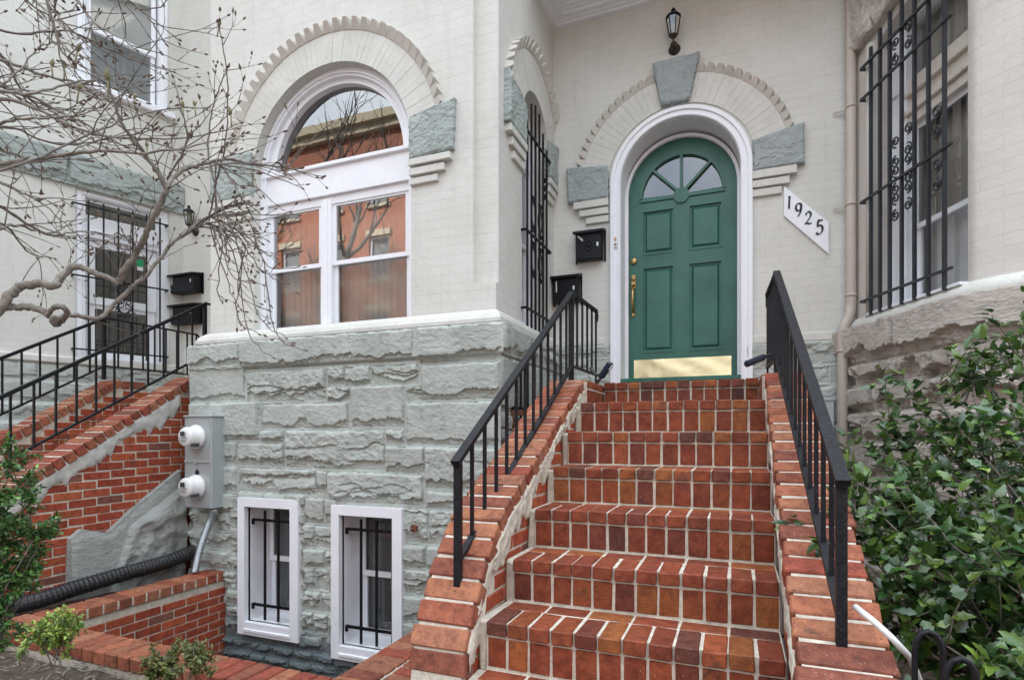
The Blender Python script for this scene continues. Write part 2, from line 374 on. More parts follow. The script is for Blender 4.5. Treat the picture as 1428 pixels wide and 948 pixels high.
# ------------------------------------------------------------------ numpy noise + rock-faced masonry
def _h(ix,iy,s):
    h=(ix.astype(np.int64)*374761393+iy.astype(np.int64)*668265263+s*974634777)&0x7fffffff
    h=((h^(h>>13))*1274126177)&0x7fffffff
    return ((h^(h>>16))&0xffff)/65535.0
def vn(x,y,s=0):
    ix=np.floor(x);iy=np.floor(y);fx=x-ix;fy=y-iy
    fx=fx*fx*(3-2*fx);fy=fy*fy*(3-2*fy)
    a=_h(ix,iy,s);b=_h(ix+1,iy,s);c=_h(ix,iy+1,s);d=_h(ix+1,iy+1,s)
    return (a*(1-fx)+b*fx)*(1-fy)+(c*(1-fx)+d*fx)*fy
def fbm(x,y,s=0,o=4):
    r=0;a=.5
    for i in range(o): r=r+a*vn(x*2**i,y*2**i,s+i*17); a*=.5
    return r
def rock(s,z,rects,depth,rng,ledge=1.0,joint=.005):
    """height field of rock-faced blocks over the grid s,z"""
    jl=depth*.42
    h=np.full(s.shape,jl)
    wob=(fbm(s*16,z*16,3)-.5)*.016; wob2=(fbm(s*16+40,z*16,9)-.5)*.016
    S=s+wob; Z=z+wob2
    for i,(a0,z0,a1,z1) in enumerate(rects):
        m=(S>a0)&(S<a1)&(Z>z0)&(Z<z1)
        if not m.any(): continue
        x=S[m];y=Z[m]; W=a1-a0; H=z1-z0
        top=depth*rng.uniform(.75,1.25); rough=rng.rand()**1.2
        if H>.2 and W>.4: rough*=.55
        # gently dressed face, tilted a little
        hh=top+(x-(a0+a1)/2)*rng.uniform(-.03,.03)+(y-(z0+z1)/2)*rng.uniform(-.02,.07)
        hh=hh+(fbm(x*4,y*4,i+3,3)-.45)*.014
        # spalled margins: distance to each side with a ragged, faceted bevel
        def marg(d,k,wd,sl):
            r=(fbm(x*9+k*7.7,y*9+i,i*5+k,4))*wd
            return np.maximum(0,r-d)*sl
        cell=np.floor(fbm(x*6,y*6,i+55,2)*7)           # patches give the bevels a broken outline
        jag=(_h(cell,cell*0+i,9)-.5)*.020
        hh-=marg(x-a0+jag*.4,1,.030,.6)+marg(a1-x+jag*.4,2,.030,.6)+marg(z1-y,3,.035,.5)
        # lower scar: crisp lip, concave flake below
        e=(.018+(.085+.12*rough)*fbm(x*6+i*2.3,y*0+i,i+8,4)**1.3*(1 if H>.12 else .5))*(1.25 if ledge>1 else 1)
        q=np.abs(fbm(x*11,y*0+i,i+61,3)-.45)*4     # scalloped flakes
        e=e*(.80+.35*q)
        t=np.clip((e-(y-z0))/.004,0,1)
        conc=np.clip((y-z0)/np.maximum(e,.001),0,1)
        hh-=t*depth*(.42+.36*rough+.25*(1-conc))*ledge
        # splintered surface inside the scar
        f1=fbm(x*17+y*6,y*26,i+21,4); hh+=t*(np.abs(f1-.47)*.07-.006)*(depth/.04)**.5*(.6+.6*rough)
        # extra broken ledges on the rough blocks
        if rough>.3:
            for k in range(3):
                yl=z0+H*rng.uniform(.25,.9)+(fbm(x*5,y*0+k,i+k*9,4)-.5)*.12
                seg=np.clip((fbm(x*3+k*5,y*0,i+70+k,2)-.40)/.05,0,1)
                dd=yl-y
                hh-=seg*np.where(dd>0,np.exp(-dd/.030),0)*.022*(.4+rough)*ledge
            n=fbm(x*13,y*16,i+77,4); hh-=np.abs(n-.45)*.055*(rough)*ledge
        hh+=(fbm(x*30+y*12,y*44,i+7,3)-.5)*.006*(.7+rough)
        d=np.minimum(np.minimum(x-a0,a1-x),np.minimum(y-z0,z1-y))
        edge=np.clip(d/.005,0,1)
        hh=np.maximum(hh,.004)
        gro=np.exp(-(d/.005)**2)*.009
        h[m]=jl+(hh-jl)*edge-gro
    h+= (fbm(s*40,z*40,99,2)-.5)*.004
    return h
def rockwall(name,mapfn,s0,s1,z0,z1,rects,depth,mat_,parent,res=.012,holes=(),ledge=1.0,seed=1,label=None):
    rng=np.random.RandomState(seed)
    ns=max(2,int((s1-s0)/res)); nz=max(2,int((z1-z0)/res))
    ss=np.linspace(s0,s1,ns+1); zz=np.linspace(z0,z1,nz+1)
    for (a0,b0,a1,b1) in holes:       # snap the grid to the openings
        for e in (a0,a1): ss[np.argmin(abs(ss-e))]=e
        for e in (b0,b1): zz[np.argmin(abs(zz-e))]=e
    S,Z=np.meshgrid(ss,zz)
    H=rock(S,Z,rects,depth,rng,ledge)
    mb=MB()
    fl=[mapfn(a,h,b) for a,h,b in zip(S.ravel(),H.ravel(),Z.ravel())]
    mb.v=fl
    n=ns+1
    for j in range(nz):
        for i in range(ns):
            cs=(ss[i]+ss[i+1])/2; cz=(zz[j]+zz[j+1])/2
            if any(a0<cs<a1 and b0<cz<b1 for a0,b0,a1,b1 in holes): continue
            mb.f.append((j*n+i,j*n+i+1,(j+1)*n+i+1,(j+1)*n+i))
    k=len(mb.f); mb.m=[0]*k; mb.c=[(1,1,1)]*k; mb.sm=[False]*k
    return build(mb,name,mat_,parent,label=label,recalc=False)
def coursed(s0,s1,z0,z1,hmin,hmax,lmin,lmax,seed,gap=.007):
    r=random.Random(seed); out=[]; z=z0
    while z<z1-.02:
        h=r.uniform(hmin,hmax)
        if z+h>z1-hmin*.6: h=z1-z
        s=s0-r.uniform(0,lmin)
        while s<s1:
            l=r.uniform(lmin,lmax); out.append((s+gap,z+gap,min(s+l,s1+.05)-gap,z+h-gap)); s+=l
        z+=h
    return out
def quadstone(name,F,c,proud,mat_,parent,seed=0,n=26,rough=.012,back=-.03):
    """rock-faced block; c = four (u,z) corners: bl, br, tr, tl"""
    mb=MB(F); rng=random.Random(seed)
    vs=[];
    for j in range(n+1):
        for i in range(n+1):
            a=i/n;b=j/n
            u=(c[0][0]*(1-a)+c[1][0]*a)*(1-b)+(c[3][0]*(1-a)+c[2][0]*a)*b
            z=(c[0][1]*(1-a)+c[1][1]*a)*(1-b)+(c[3][1]*(1-a)+c[2][1]*a)*b
            uu=np.array([u+seed*3.1]);zz=np.array([z])
            e=min(a,1-a,b,1-b)
            q=float(fbm(uu*7,zz*9,seed,4)[0])*5
            h=proud+(float(fbm(uu*8,zz*8,seed+5,5)[0])-.45)*rough*2.2+(q-math.floor(q)-.5)*rough*.5
            h-= .010 if e<.001 else 0
            if e<.001:
                u+=rng.uniform(-.004,.004); z+=rng.uniform(-.004,.004)
            vs.append((u,h,z))
    fs=[(j*(n+1)+i,j*(n+1)+i+1,(j+1)*(n+1)+i+1,(j+1)*(n+1)+i) for j in range(n) for i in range(n)]
    ring=[i for i in range(n+1)]+[j*(n+1)+n for j in range(1,n+1)]+[n*(n+1)+i for i in range(n-1,-1,-1)]+[j*(n+1) for j in range(n-1,0,-1)]
    b=len(vs); vs+=[(vs[i][0],back,vs[i][2]) for i in ring]; m=len(ring)
    fs+=[(ring[k],ring[(k+1)%m],b+(k+1)%m,b+k) for k in range(m)]
    mb.add(vs,fs)
    return build(mb,name,mat_,parent)

# ------------------------------------------------------------------ bricks
PAL_STEP=[(.285,.062,.027),(.265,.056,.026),(.30,.068,.028),(.24,.050,.026),(.33,.088,.030),(.19,.046,.030),(.285,.062,.03),(.150,.046,.032),(.27,.06,.028),(.25,.054,.028),(.30,.072,.030),(.33,.095,.032),(.265,.056,.027),(.285,.062,.028),(.25,.052,.027)]
PAL_WALL=[(.37,.066,.034),(.40,.080,.038),(.34,.058,.032),(.41,.092,.042),(.38,.072,.037),(.22,.075,.055),(.37,.068,.034)]
PAL_CAP=[(.39,.125,.072),(.42,.155,.088),(.36,.105,.062),(.36,.085,.055),(.42,.165,.10),(.29,.09,.06),(.40,.13,.075)]
PAL_STEP=[(c[0]*.80,c[1]*.88,c[2]*.98) for c in PAL_STEP]; PAL_WALL=[(c[0]*.88,c[1]*.95,c[2]) for c in PAL_WALL]; PAL_CAP=[(c[0]*.74,c[1]*.76,c[2]*.80) for c in PAL_CAP]
def bc(pal):
    c=random.choice(pal); k=random.uniform(.85,1.15); return tuple(x*k for x in c)
def brick_face(mb,u0,u1,z0,z1,w,pal,L=.2,H=.057,m=.011,keep=None,depth=.03,bv=.004,tilt=0,top_row=None):
    """running bond bricks standing w proud on the frame of mb"""
    z=z0; r=0
    while z+H<=z1+.001:
        u=u0-(L+m)/2*(r%2)
        while u<u1-.01:
            a=max(u,u0); b=min(u+L,u1)
            if b-a>.02:
                za=z+tilt*(a-u0)
                if keep is None or (keep(a,za+H) and keep(b,za+H)):
                    mb.cbox(a,b,w-depth,w+random.uniform(-.0015,.0015),za,za+H,bv,0,bc(pal),.001)
                elif keep(b,za+H) or keep(a,za+H):   # a cut brick
                    if keep((a+b)/2,za+H):
                        if keep(b,za+H): mb.cbox((a+b)/2,b,w-depth,w,za,za+H,bv,0,bc(pal),.001)
                        else: mb.cbox(a,(a+b)/2,w-depth,w,za,za+H,bv,0,bc(pal),.001)
            u+=L+m
        z+=H+m; r+=1

# ================================================================== OUR HOUSE
house=thing('brick_rowhouse','off-white painted brick rowhouse with green arched door and square bay on a rough stone base','house',(-.47,5.1,-1.42))
ZT=6.6
# ---- bay front wall
mb=MB(FB)
CB=(-3.08,2.2)
win=[(-3.86,.80),(-2.30,.80)]+arc(CB[0],CB[1],.78,0,180,40)
mb.prism([(-4.37,.80),(-1.78,.80),(-1.78,ZT),(-4.37,ZT)],-.24,0,holes=[win])
mb.box(-1.78,-1.6,-.24,-.045,1.08,ZT)
mb.box(-1.78,-1.6,-.24,0,.80,1.08)
build(mb,'bay_front_wall',M_WALL,house,uv=True)
# ---- bay side wall
mb=MB(FS)
CS=(4.56,2.56)
win=[(4.26,.80),(4.86,.80)]+arc(CS[0],CS[1],.30,0,180,24)
mb.prism([(3.97,.80),(5.1,.80),(5.1,ZT),(3.97,ZT)],-.24,0,holes=[win])
build(mb,'bay_side_wall',M_WALL,house,uv=True)
mb=MB(FB); mb.box(-4.37,-4.13,-1.37,-.24,.80,ZT); build(mb,'bay_left_wall',M_WALL,house,uv=True)
# ---- wall with the door
mb=MB(FD)
CD=(-.47,2.22)
dh=[(-.97,.30),(.03,.30)]+arc(CD[0],CD[1],.50,0,180,32)
mb.prism([(-1.6,.30),(.90,.30),(.90,ZT),(-1.6,ZT)],-.30,0,holes=[dh])
build(mb,'door_wall',M_WALL,house,uv=True)
# voussoir rings and dogtooth hoods
def ring(F,c,r0,r1,a0,a1,n,proud,name):
    mb=MB(F)
    for i in range(n):
        t0=math.radians(a0+(a1-a0)*i/n)+.0022/r1*0; t1=math.radians(a0+(a1-a0)*(i+1)/n)
        g=.0007
        p=[(c[0]+(r0)*math.cos(t0+g/r0),c[1]+r0*math.sin(t0+g/r0)),(c[0]+r1*math.cos(t0+g/r1),c[1]+r1*math.sin(t0+g/r1)),
           (c[0]+r1*math.cos(t1-g/r1),c[1]+r1*math.sin(t1-g/r1)),(c[0]+r0*math.cos(t1-g/r0),c[1]+r0*math.sin(t1-g/r0))]
        jj=random.uniform(-.0012,.0012)
        mb.prism(p,-.20,proud+jj)
    return build(mb,name,M_PAINT,house)
def hood(F,c,r0,r1,a0,a1,n,proud):
    mb=MB(F)
    # continuous back fillet
    A=arc(c[0],c[1],r0,a0,a1,48); B=arc(c[0],c[1],r0+(r1-r0)*.5,a1,a0,48)
    mb.prism(A+B,-.01,proud*.22)
    for i in range(n):
        t=math.radians(a0+(a1-a0)*(i+.5)/n); hw=abs(math.radians((a1-a0)/n))*r0*.5
        er=(math.cos(t),math.sin(t)); et=(-math.sin(t),math.cos(t))
        def q(r,s,w): return (c[0]+er[0]*r+et[0]*s,w,c[1]+er[1]*r+et[1]*s)
        k=.48; j=random.uniform(.94,1.05)
        vs=[q(r0,-hw*.98,-.01),q(r0,hw*.98,-.01),q(r1,hw*.98,-.01),q(r1,-hw*.98,-.01),
            q(r0,-hw*.97,proud*.30),q(r0,hw*.97,proud*.30),q(r1-.004,hw*k,proud*1.05*j),q(r1-.004,-hw*k,proud*1.05*j)]
        mb.add(vs,[(0,1,2,3),(4,5,6,7),(0,1,5,4),(1,2,6,5),(2,3,7,6),(3,0,4,7)])
    return build(mb,'dogtooth_hood',M_PAINTD,house)
ring(FB,CB,.78,1.02,12,168,46,.012,'arch_ring'); hood(FB,CB,1.02,1.095,11,172,32,.06)
ring(FS,CS,.30,.60,0,180,30,.012,'arch_ring'); hood(FS,CS,.60,.67,0,176,22,.06)
ring(FD,CD,.62,.87,8,83,16,.012,'arch_ring'); ring(FD,CD,.62,.87,103,172,16,.012,'arch_ring')
hood(FD,CD,.87,.93,15,81,13,.05); hood(FD,CD,.87,.93,103,166,13,.05)
# spring stones and keystone
quadstone('spring_stone',FB,[(-2.30,2.06),(-1.93,2.075),(-1.915,2.44),(-2.30,2.39)],.045,M_STONE,house,3)
quadstone('spring_stone',FB,[(-4.335,2.03),(-3.862,2.03),(-3.862,2.40),(-4.335,2.40)],.045,M_STONE,house,4)
quadstone('spring_stone',FS,[(3.87,2.30),(4.26,2.30),(4.26,2.62),(3.88,2.70)],.05,M_STONE,house,5)
quadstone('spring_stone',FS,[(4.86,2.30),(5.095,2.30),(5.095,2.66),(4.86,2.62)],.05,M_STONE,house,6)
quadstone('spring_stone',FD,[(-1.45,2.115),(-1.075,2.115),(-1.08,2.40),(-1.465,2.44)],.05,M_STONEG,house,7)
quadstone('spring_stone',FD,[(.125,2.15),(.50,2.15),(.495,2.475),(.12,2.40)],.05,M_STONEG,house,8)
quadstone('keystone',FD,[(-.615,2.835),(-.375,2.845),(-.292,3.225),(-.69,3.215)],.06,M_STONEG,house,9,back=-.25)
# stepped corbels under the stones
def corbels(F,x_in,xs,zs,p=.05):
    mb=MB(F)
    for k,(x,(z0,z1)) in enumerate(zip(xs,zs)):
        a,b=sorted((x_in,x)); mb.cbox(a,b,-.02,p-.012*k,z0,z1,.004)
    build(mb,'corbel',M_PAINT,house)
Z3=[(2.005,2.055),(1.935,1.99),(1.87,1.92)]
corbels(FB,-2.30,[-1.945,-2.0,-2.06],Z3); corbels(FB,-3.862,[-4.32,-4.26,-4.20],[(1.975,2.025),(1.905,1.96),(1.84,1.89)])
corbels(FS,4.26,[3.90,3.96,4.02],[(2.24,2.295),(2.165,2.225),(2.09,2.15)]); corbels(FS,4.86,[5.09,5.07,5.03],[(2.24,2.295),(2.165,2.225),(2.09,2.15)])
corbels(FD,.115,[.445,.393,.336],[(2.08,2.145),(2.01,2.07),(1.94,2.0)]); corbels(FD,-1.075,[-1.399,-1.345,-1.284],[(2.045,2.11),(1.975,2.035),(1.905,1.965)])

# ---- water table moulding (smooth, cream) round the bay
def sweep(mb,path,prof,closed=False):
    """path: list of (point xy, outward normal xy); prof: (out, z)"""
    vs=[];k=len(prof)
    for (x,y),(nx,ny) in path:
        for o,z in prof: vs.append((x+nx*o,y+ny*o,z))
    fs=[]
    for i in range(len(path)-1):
        for j in range(k): fs.append((i*k+j,i*k+(j+1)%k,(i+1)*k+(j+1)%k,(i+1)*k+j))
    fs.append(tuple(range(k))); fs.append(tuple((len(path)-1)*k+j for j in range(k)))
    mb.add(vs,fs,raw=True)
mb=MB(); s2=1.0
prof=[(-.05,.775),(.055,.775),(.062,.79),(.062,.815),(.045,.85),(.015,.875),(0,.885),(-.05,.885)]
sweep(mb,[((-4.42,5.05),(-1,0)),((-4.42,3.73),(-1,-1)),((-2.6,3.73),(0,-1)),((-1.6,3.73),(1,-1)),((-1.6,4.27),(1,0)),((-1.6,5.1),(1,0))],prof)
build(mb,'water_table',M_PAINT,house)
mb=MB(FD); mb.cbox(.12,.80,-.02,.018,.735,.80,.006); build(mb,'water_table',M_PAINT,house)
mb=MB(FD); mb.cbox(-1.6,-1.12,-.02,.018,.80,.86,.006); build(mb,'water_table',M_PAINT,house)

# ---- rock-faced base of the bay
R0=[(-4.6,0.581,-3.955,0.777),(-3.941,0.545,-2.246,0.777),(-2.194,0.524,-1.50,0.777),(-4.6,0.285,-3.928,0.565),(-3.9,0.265,-3.071,0.518),(-3.047,0.383,-2.89,0.526),(-2.881,0.376,-2.644,0.527),(-2.629,0.366,-2.215,0.515),(-2.184,0.244,-1.50,0.505),(-3.047,0.254,-2.837,0.363),(-2.814,0.046,-2.34,0.361),(-2.315,0.24,-2.19,0.342),(-4.6,-0.052,-3.766,0.265),(-3.739,0.039,-2.853,0.242),(-2.315,-0.088,-1.50,0.224),(-3.739,-0.07,-3.499,0.025),(-4.6,-.275,-4.02,-.07),(-3.996,-0.275,-3.499,-0.087),(-3.466,-0.287,-2.512,0.02),(-2.49,-0.086,-2.34,0.028),(-2.497,-0.30,-2.163,-0.103),(-2.149,-0.41,-1.50,-0.106),(-4.6,-.502,-4.02,-.29),(-3.996,-0.502,-3.168,-0.295),(-3.16,-0.484,-3.047,-0.305),(-3.031,-0.537,-2.174,-0.309),(-2.137,-0.553,-1.777,-0.43),(-1.76,-.553,-1.5,-.43)]
R0+=coursed(-4.6,-3.97,-1.62,-.52,.16,.26,.2,.4,11)+coursed(-3.31,-2.99,-1.62,-.52,.14,.22,.12,.25,12)+coursed(-2.32,-1.5,-1.62,-.56,.18,.28,.2,.42,13)+coursed(-3.97,-3.31,-1.72,-.5,.1,.2,.2,.4,14)+coursed(-4.6,-1.5,-2.75,-1.64,.07,.10,.16,.26,15,.005)
W1=(-3.96,-1.70,-3.31,-.545); W2=(-2.98,-1.77,-2.33,-.565)
def offz(z): return .035*min(1,max(0,(z-.55)/.02))
def fmap(s,h,z):
    k2=min(1,max(0,(s+1.605)/.03)); h=h*(1-k2)+.03*k2; o=h+offz(z); k=min(1,max(0,(s+1.75)/.177)); return Vector((s+k*o,3.71-o,z))
def smap(s,h,z):
    k2=min(1,max(0,(3.742-s)/.03)); h=h*(1-k2)+.03*k2; o=h+offz(z); k=min(1,max(0,(3.90-s)/.19)); return Vector((-1.573+o,s-k*o,z))
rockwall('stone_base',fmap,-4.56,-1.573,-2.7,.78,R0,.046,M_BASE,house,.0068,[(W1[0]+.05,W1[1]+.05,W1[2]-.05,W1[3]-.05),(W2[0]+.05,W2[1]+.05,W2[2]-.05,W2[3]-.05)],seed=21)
RS=coursed(3.66,5.1,-.6,.55,.18,.3,.3,.6,17)+[(3.6,.57,4.2,.777),(4.22,.57,4.7,.777),(4.72,.57,5.15,.777)]+coursed(3.66,5.1,-2.7,-.6,.2,.3,.3,.6,18)
rockwall('stone_base',smap,3.71,5.1,-2.7,.78,RS,.042,M_BASE,house,.012,seed=22)
rockwall('stone_base',lambda s,h,z:Vector((-4.54-h,s,z)),3.68,5.1,-2.7,.78,RS,.030,M_BASE,house,.03,seed=23)
RD=coursed(.10,.95,-1.5,.74,.13,.24,.2,.42,19)+coursed(-1.6,-1.1,-.2,.80,.13,.24,.2,.42,20)
rockwall('stone_base',lambda s,h,z:Vector((s,5.09-h,z)),.05,.95,-1.5,.735,RD,.02,M_BASE,house,.014,seed=24)
rockwall('stone_base',lambda s,h,z:Vector((s,5.09-h,z)),-1.6,-1.06,-.2,.80,RD,.02,M_BASE,house,.014,seed=25)
# ---- roof and cornice of the house (above the frame)
mb=MB(); mb.box(-4.45,-1.5,3.6,5.1,ZT,ZT+.3); mb.box(-4.45,.95,5.0,12,ZT,ZT+.35); mb.box(-4.55,1.0,4.9,5.1,ZT+.1,ZT+.45)
build(mb,'roof',M_PAINT,house)
mb=MB(); mb.box(-4.35,-4.1,5.1,12,-1.4,ZT); mb.box(.7,.9,5.42,12,-1.4,ZT); mb.box(-4.1,.7,11.7,12,-1.4,ZT); mb.box(-4.1,-1.64,6.2,6.3,-2.7,ZT)
build(mb,'party_wall',M_ROOM,house)
# porch ceiling with crown moulding
mb=MB()
mb.box(-1.6,1.1,4.3,5.1,3.86,3.92)
for (o0,o1,z0) in ((0,.045,3.773),(.045,.075,3.79),(.075,.125,3.80),(.125,.15,3.825),(.15,.18,3.835)):
    mb.box(-1.6+o1,1.1,5.1-o1,5.1-o0,z0,3.86); mb.box(-1.6+o0,-1.6+o1,4.3,5.1-o0,z0+.0005,3.86)
build(mb,'porch_ceiling',M_WHITE,house)

# ---- big arched window of the bay
def curtain(parent,F,u0,u1,z0,z1,w,mat_,amp=.015,fold=.07,name='curtain'):
    mb=MB(F); n=max(8,int((u1-u0)/.008)); vs=[]
    for i in range(n+1):
        u=u0+(u1-u0)*i/n; ww=w+amp*math.sin(u/fold*2*PI+math.sin(u*9)*2)
        vs+= [(u,ww,z0),(u,ww,z1)]
    mb.add(vs,[(2*i,2*i+2,2*i+3,2*i+1) for i in range(n)],smooth=True)
    return build(mb,name,mat_,parent,recalc=False)
def sash(mb,u0,u1,z0,z1,w0,w1,b=.035,bb=None):
    bb=bb or b
    mb.prism(rect(u0,u1,z0,z1),w0,w1,holes=[rect(u0+b,u1-b,z0+bb,z1-b)])
mb=MB(FB)
# outer casing following the arch
o=[(-3.86,.83),(-2.30,.83)]+arc(CB[0],CB[1],.78,0,180,40)
i_=[(-3.80,.90),(-2.36,.90)]+arc(CB[0],CB[1],.715,0,180,40)
mb.prism(o,-.16,-.07,holes=[i_])
i2=arc(CB[0]-.0,2.23,.645,0,180,40); o2=arc(CB[0],2.2,.718,0,180,40)
mb.prism([(-3.80,2.2)]+[( -2.36,2.2)]+arc(CB[0],CB[1],.716,0,180,40),-.20,-.105,holes=[i2])
mb.prism(arc(CB[0],CB[1],.75,0,180,40)+arc(CB[0],CB[1],.735,180,0,40),-.09,-.055)
mb.cbox(-3.80,-2.36,-.20,-.085,1.97,2.235,.004)         # transom panel
mb.cbox(-3.80,-2.36,-.15,-.06,2.20,2.235,.006)
mb.cbox(-3.86,-2.30,-.14,.005,.82,.86,.006)              # sill
mb.cbox(-3.80,-2.36,-.14,-.08,.86,.90,.004)
mb.cbox(-3.80,-2.36,-.20,-.11,1.90,1.97,.004)
mb.cbox(-3.235,-3.13,-.22,-.10,.88,1.95,.005)            # mullion
mb.cbox(-3.20,-3.165,-.11,-.09,.90,1.93,.003)
wb=build(mb,'arched_window',M_WHITE,house)
def dh(parent,F,u0,u1,z0,zm,z1,w,glass=M_GL,m=M_WHITE,b=.035,low=None):
    mb=MB(F); sash(mb,u0,u1,zm-.02,z1,w-.02,w,b); sash(mb,u0+.002,u1-.002,z0,zm+.02,w-.048,w-.022,b)
    s=build(mb,'sash',m,parent)
    g=MB(F); g.add([(u0+b,w-.012,zm),(u1-b,w-.012,zm),(u1-b,w-.012,z1-b),(u0+b,w-.012,z1-b)],[(0,1,2,3)])
    build(g,'glass',glass,parent,recalc=False)
    g=MB(F); g.add([(u0+b,w-.036,z0+b),(u1-b,w-.036,z0+b),(u1-b,w-.036,zm),(u0+b,w-.036,zm)],[(0,1,2,3)])
    build(g,'glass',low or glass,parent,recalc=False)
dh(wb,FB,-3.80,-3.235,.885,1.415,1.92,-.12,low=M_SCR); dh(wb,FB,-3.13,-2.39,.885,1.415,1.92,-.12,low=M_SCR)
g=MB(FB); a_=arc(CB[0],2.23,.65,0,180,30); g.add([(x,-.16,z) for x,z in a_],[tuple(range(len(a_)))]); build(g,'glass',M_FAN,wb,recalc=False)
curtain(wb,FB,-3.80,-3.20,.86,1.95,-.26,M_CURT); curtain(wb,FB,-3.16,-2.36,.86,1.95,-.26,M_CURT)
mb=MB(FB); mb.box(-4.1,-1.7,-.62,-.60,.7,3.3); build(mb,'room_backdrop',M_ROOM,house)

# ---- side arched window of the bay with iron bars
mb=MB(FS)
mb.prism([(4.26,.86),(4.86,.86)]+arc(CS[0],CS[1],.30,0,180,24),-.22,-.12,holes=[[(4.31,.95),(4.81,.95)]+arc(CS[0],CS[1],.25,0,180,24)])
mb.cbox(4.31,4.81,-.22,-.13,2.33,2.42,.004); mb.cbox(4.24,4.88,-.22,.02,.84,.88,.005)
sw=build(mb,'side_window',M_WHITE,house)
dh(sw,FS,4.31,4.81,.93,1.65,2.34,-.15)
g=MB(FS); g.add([(x,-.18,z) for x,z in [(4.31,2.4),(4.81,2.4)]+arc(CS[0],CS[1],.25,0,180,20)],[tuple(range(23))]); build(g,'glass',M_GL,sw,recalc=False)
curtain(sw,FS,4.3,4.82,.9,2.5,-.24,M_CURTW); 
def spiral(mb,F,c,r,turns,a0,sgn,w,th=.006,tail=None):
    pts=[]
    n=int(14*turns)
    for i in range(n+1):
        t=i/n; rr=r*(1-.78*t); an=a0+sgn*2*PI*turns*t
        pts.append((c[0]+rr*math.cos(an),w,c[1]+rr*math.sin(an)))
    if tail: pts=[tail]+pts
    mb.tube(pts,th,6)
def scrollwork(F,u,z0,z1,w,hw=.045,th=.006):
    """mirrored S-scrolls either side of a bar"""
    mb=MB(F); h=(z1-z0)/2
    for k in range(2):
        zc=z0+h*(k+.5)
        for sg in (-1,1):
            pts=[]
            for i in range(13):
                t=i/12; pts.append((u+sg*(.006+hw*math.sin(t*PI)),w,zc-h*.30+h*.60*t))
            mb.tube(pts,th,6)
            spiral(mb,F,(u+sg*(hw*.55),zc+h*.34),hw*.5,1.3,PI if sg>0 else 0,-sg,w,th)
            spiral(mb,F,(u+sg*(hw*.55),zc-h*.34),hw*.5,1.3,PI if sg>0 else 0,sg,w,th)
    return mb
def grille(name,parent,F,us,z0s,z1s,rails,w,ru0,ru1,m=M_IRON,r=.0075,scrolls=(),brk=True):
    o=bpy.data.objects.new(name,None); o.empty_display_size=.1; col.objects.link(o); o.parent=parent
    for (z,rz) in rails:
        mb=MB(F); mb.bar((ru0,w+.012,z),(ru1,w+.012,z),.008,.008)
        for u in ((ru0,) if brk=='left' else (ru0,ru1)): mb.bar((u,w+.015,z+.0),(u,-.02,z),.009,.009)
        build(mb,'rail',m,o)
    for u,a,b in zip(us,z0s,z1s):
        q=MB(F); q.bar((u,w,a),(u,w,b),r,r); build(q,'bar',m,o)
    for s in scrolls:
        build(scrollwork(F,*s,w),'scroll',m,o)
    return o
us=[4.30,4.40,4.50,4.60,4.70,4.80]
grille('window_grille',house,FS,us,[.86]*6,[2.56,2.70,2.74,2.72,2.60,2.50],[(2.42,0),(1.62,0),(1.0,0)],.03,4.24,4.88,scrolls=[(4.45,1.25,2.0),(4.62,1.25,2.0)])

# ---- basement windows
def basement(W,F,mold=.075):
    x0,z0,x1,z1=W
    mb=MB(F)
    ix0,ix1,iz0,iz1=x0+mold,x1-mold-.01,z0+mold+.03,z1-mold
    mb.prism(rect(x0,x1,z0,z1),.0,.066,holes=[rect(ix0,ix1,iz0,iz1)])
    mb.prism(rect(ix0-.012,ix1+.012,iz0-.012,iz1+.012),-.27,.02,holes=[rect(ix0,ix1,iz0,iz1)])
    # sloping sill
    mb.add([(ix0,.078,iz0-.055),(ix1,.078,iz0-.055),(ix1,-.22,iz0+.015),(ix0,-.22,iz0+.015),(ix0,.078,iz0-.075),(ix1,.078,iz0-.075),(ix1,-.22,iz0-.075),(ix0,-.22,iz0-.075)],[(0,1,2,3),(4,5,6,7),(0,1,5,4),(1,2,6,5),(2,3,7,6),(3,0,4,7)])
    w=build(mb,'basement_window',M_WHITE,house)
    zm=(iz0+iz1)/2
    dh(w,F,ix0+.005,ix1-.0,iz0+.01,zm,iz1,-.21,b=.045,glass=M_GLD)
    curtain(w,F,ix0,ix1,iz0,iz1,-.285,M_BLIND,.008,.05); 
    xs=[ix0+.16+ (ix1-ix0-.20)*k/2 for k in range(3)]
    gr=bpy.data.objects.new('window_grille',None); gr.empty_display_size=.1; col.objects.link(gr); gr.parent=house
    for z in (iz1-.12,iz0+.13):
        g=MB(F); g.bar((ix0+.015,-.02,z),(ix1-.01,-.02,z),.0075,.011); g.bar((ix0+.012,-.02,z+.008),(ix0+.012,-.02,z-.04),.009,.009); g.bar((ix0+.012,-.02,z-.0),(ix0-.01,-.06,z),.006,.006)
        build(g,'rail',M_IRON,gr)
    for x in xs:
        q=MB(F); q.bar((x,-.005,iz0+.015),(x,-.005,iz1-.035),.008,.008); build(q,'bar',M_IRON,gr)
FB2=Frame((0,3.71,0),(1,0,0),(0,-1,0))
basement(W1,FB2); basement(W2,FB2)
q=MB(FB2); q.box(-4.5,-1.62,-.62,-.60,-2.1,-.2); q.box(-4.5,-1.62,-.60,-.3,-.22,-.2); q.box(-1.64,-1.62,-.60,-.1,-2.1,-.2); q.box(-4.5,-4.48,-.60,-.1,-2.1,-.2); build(q,'room_backdrop',M_ROOM,house)
mb=MB(FB2); mb.tube([(-2.22,.0,-.70),(-2.22,.07,-.70),(-2.235,.09,-.715)],.012,6); mb.lathe((-2.22,3.65,-.70),(0,-1,0),[(.028,0),(.024,.015),(.03,.02)],8,smooth=False)
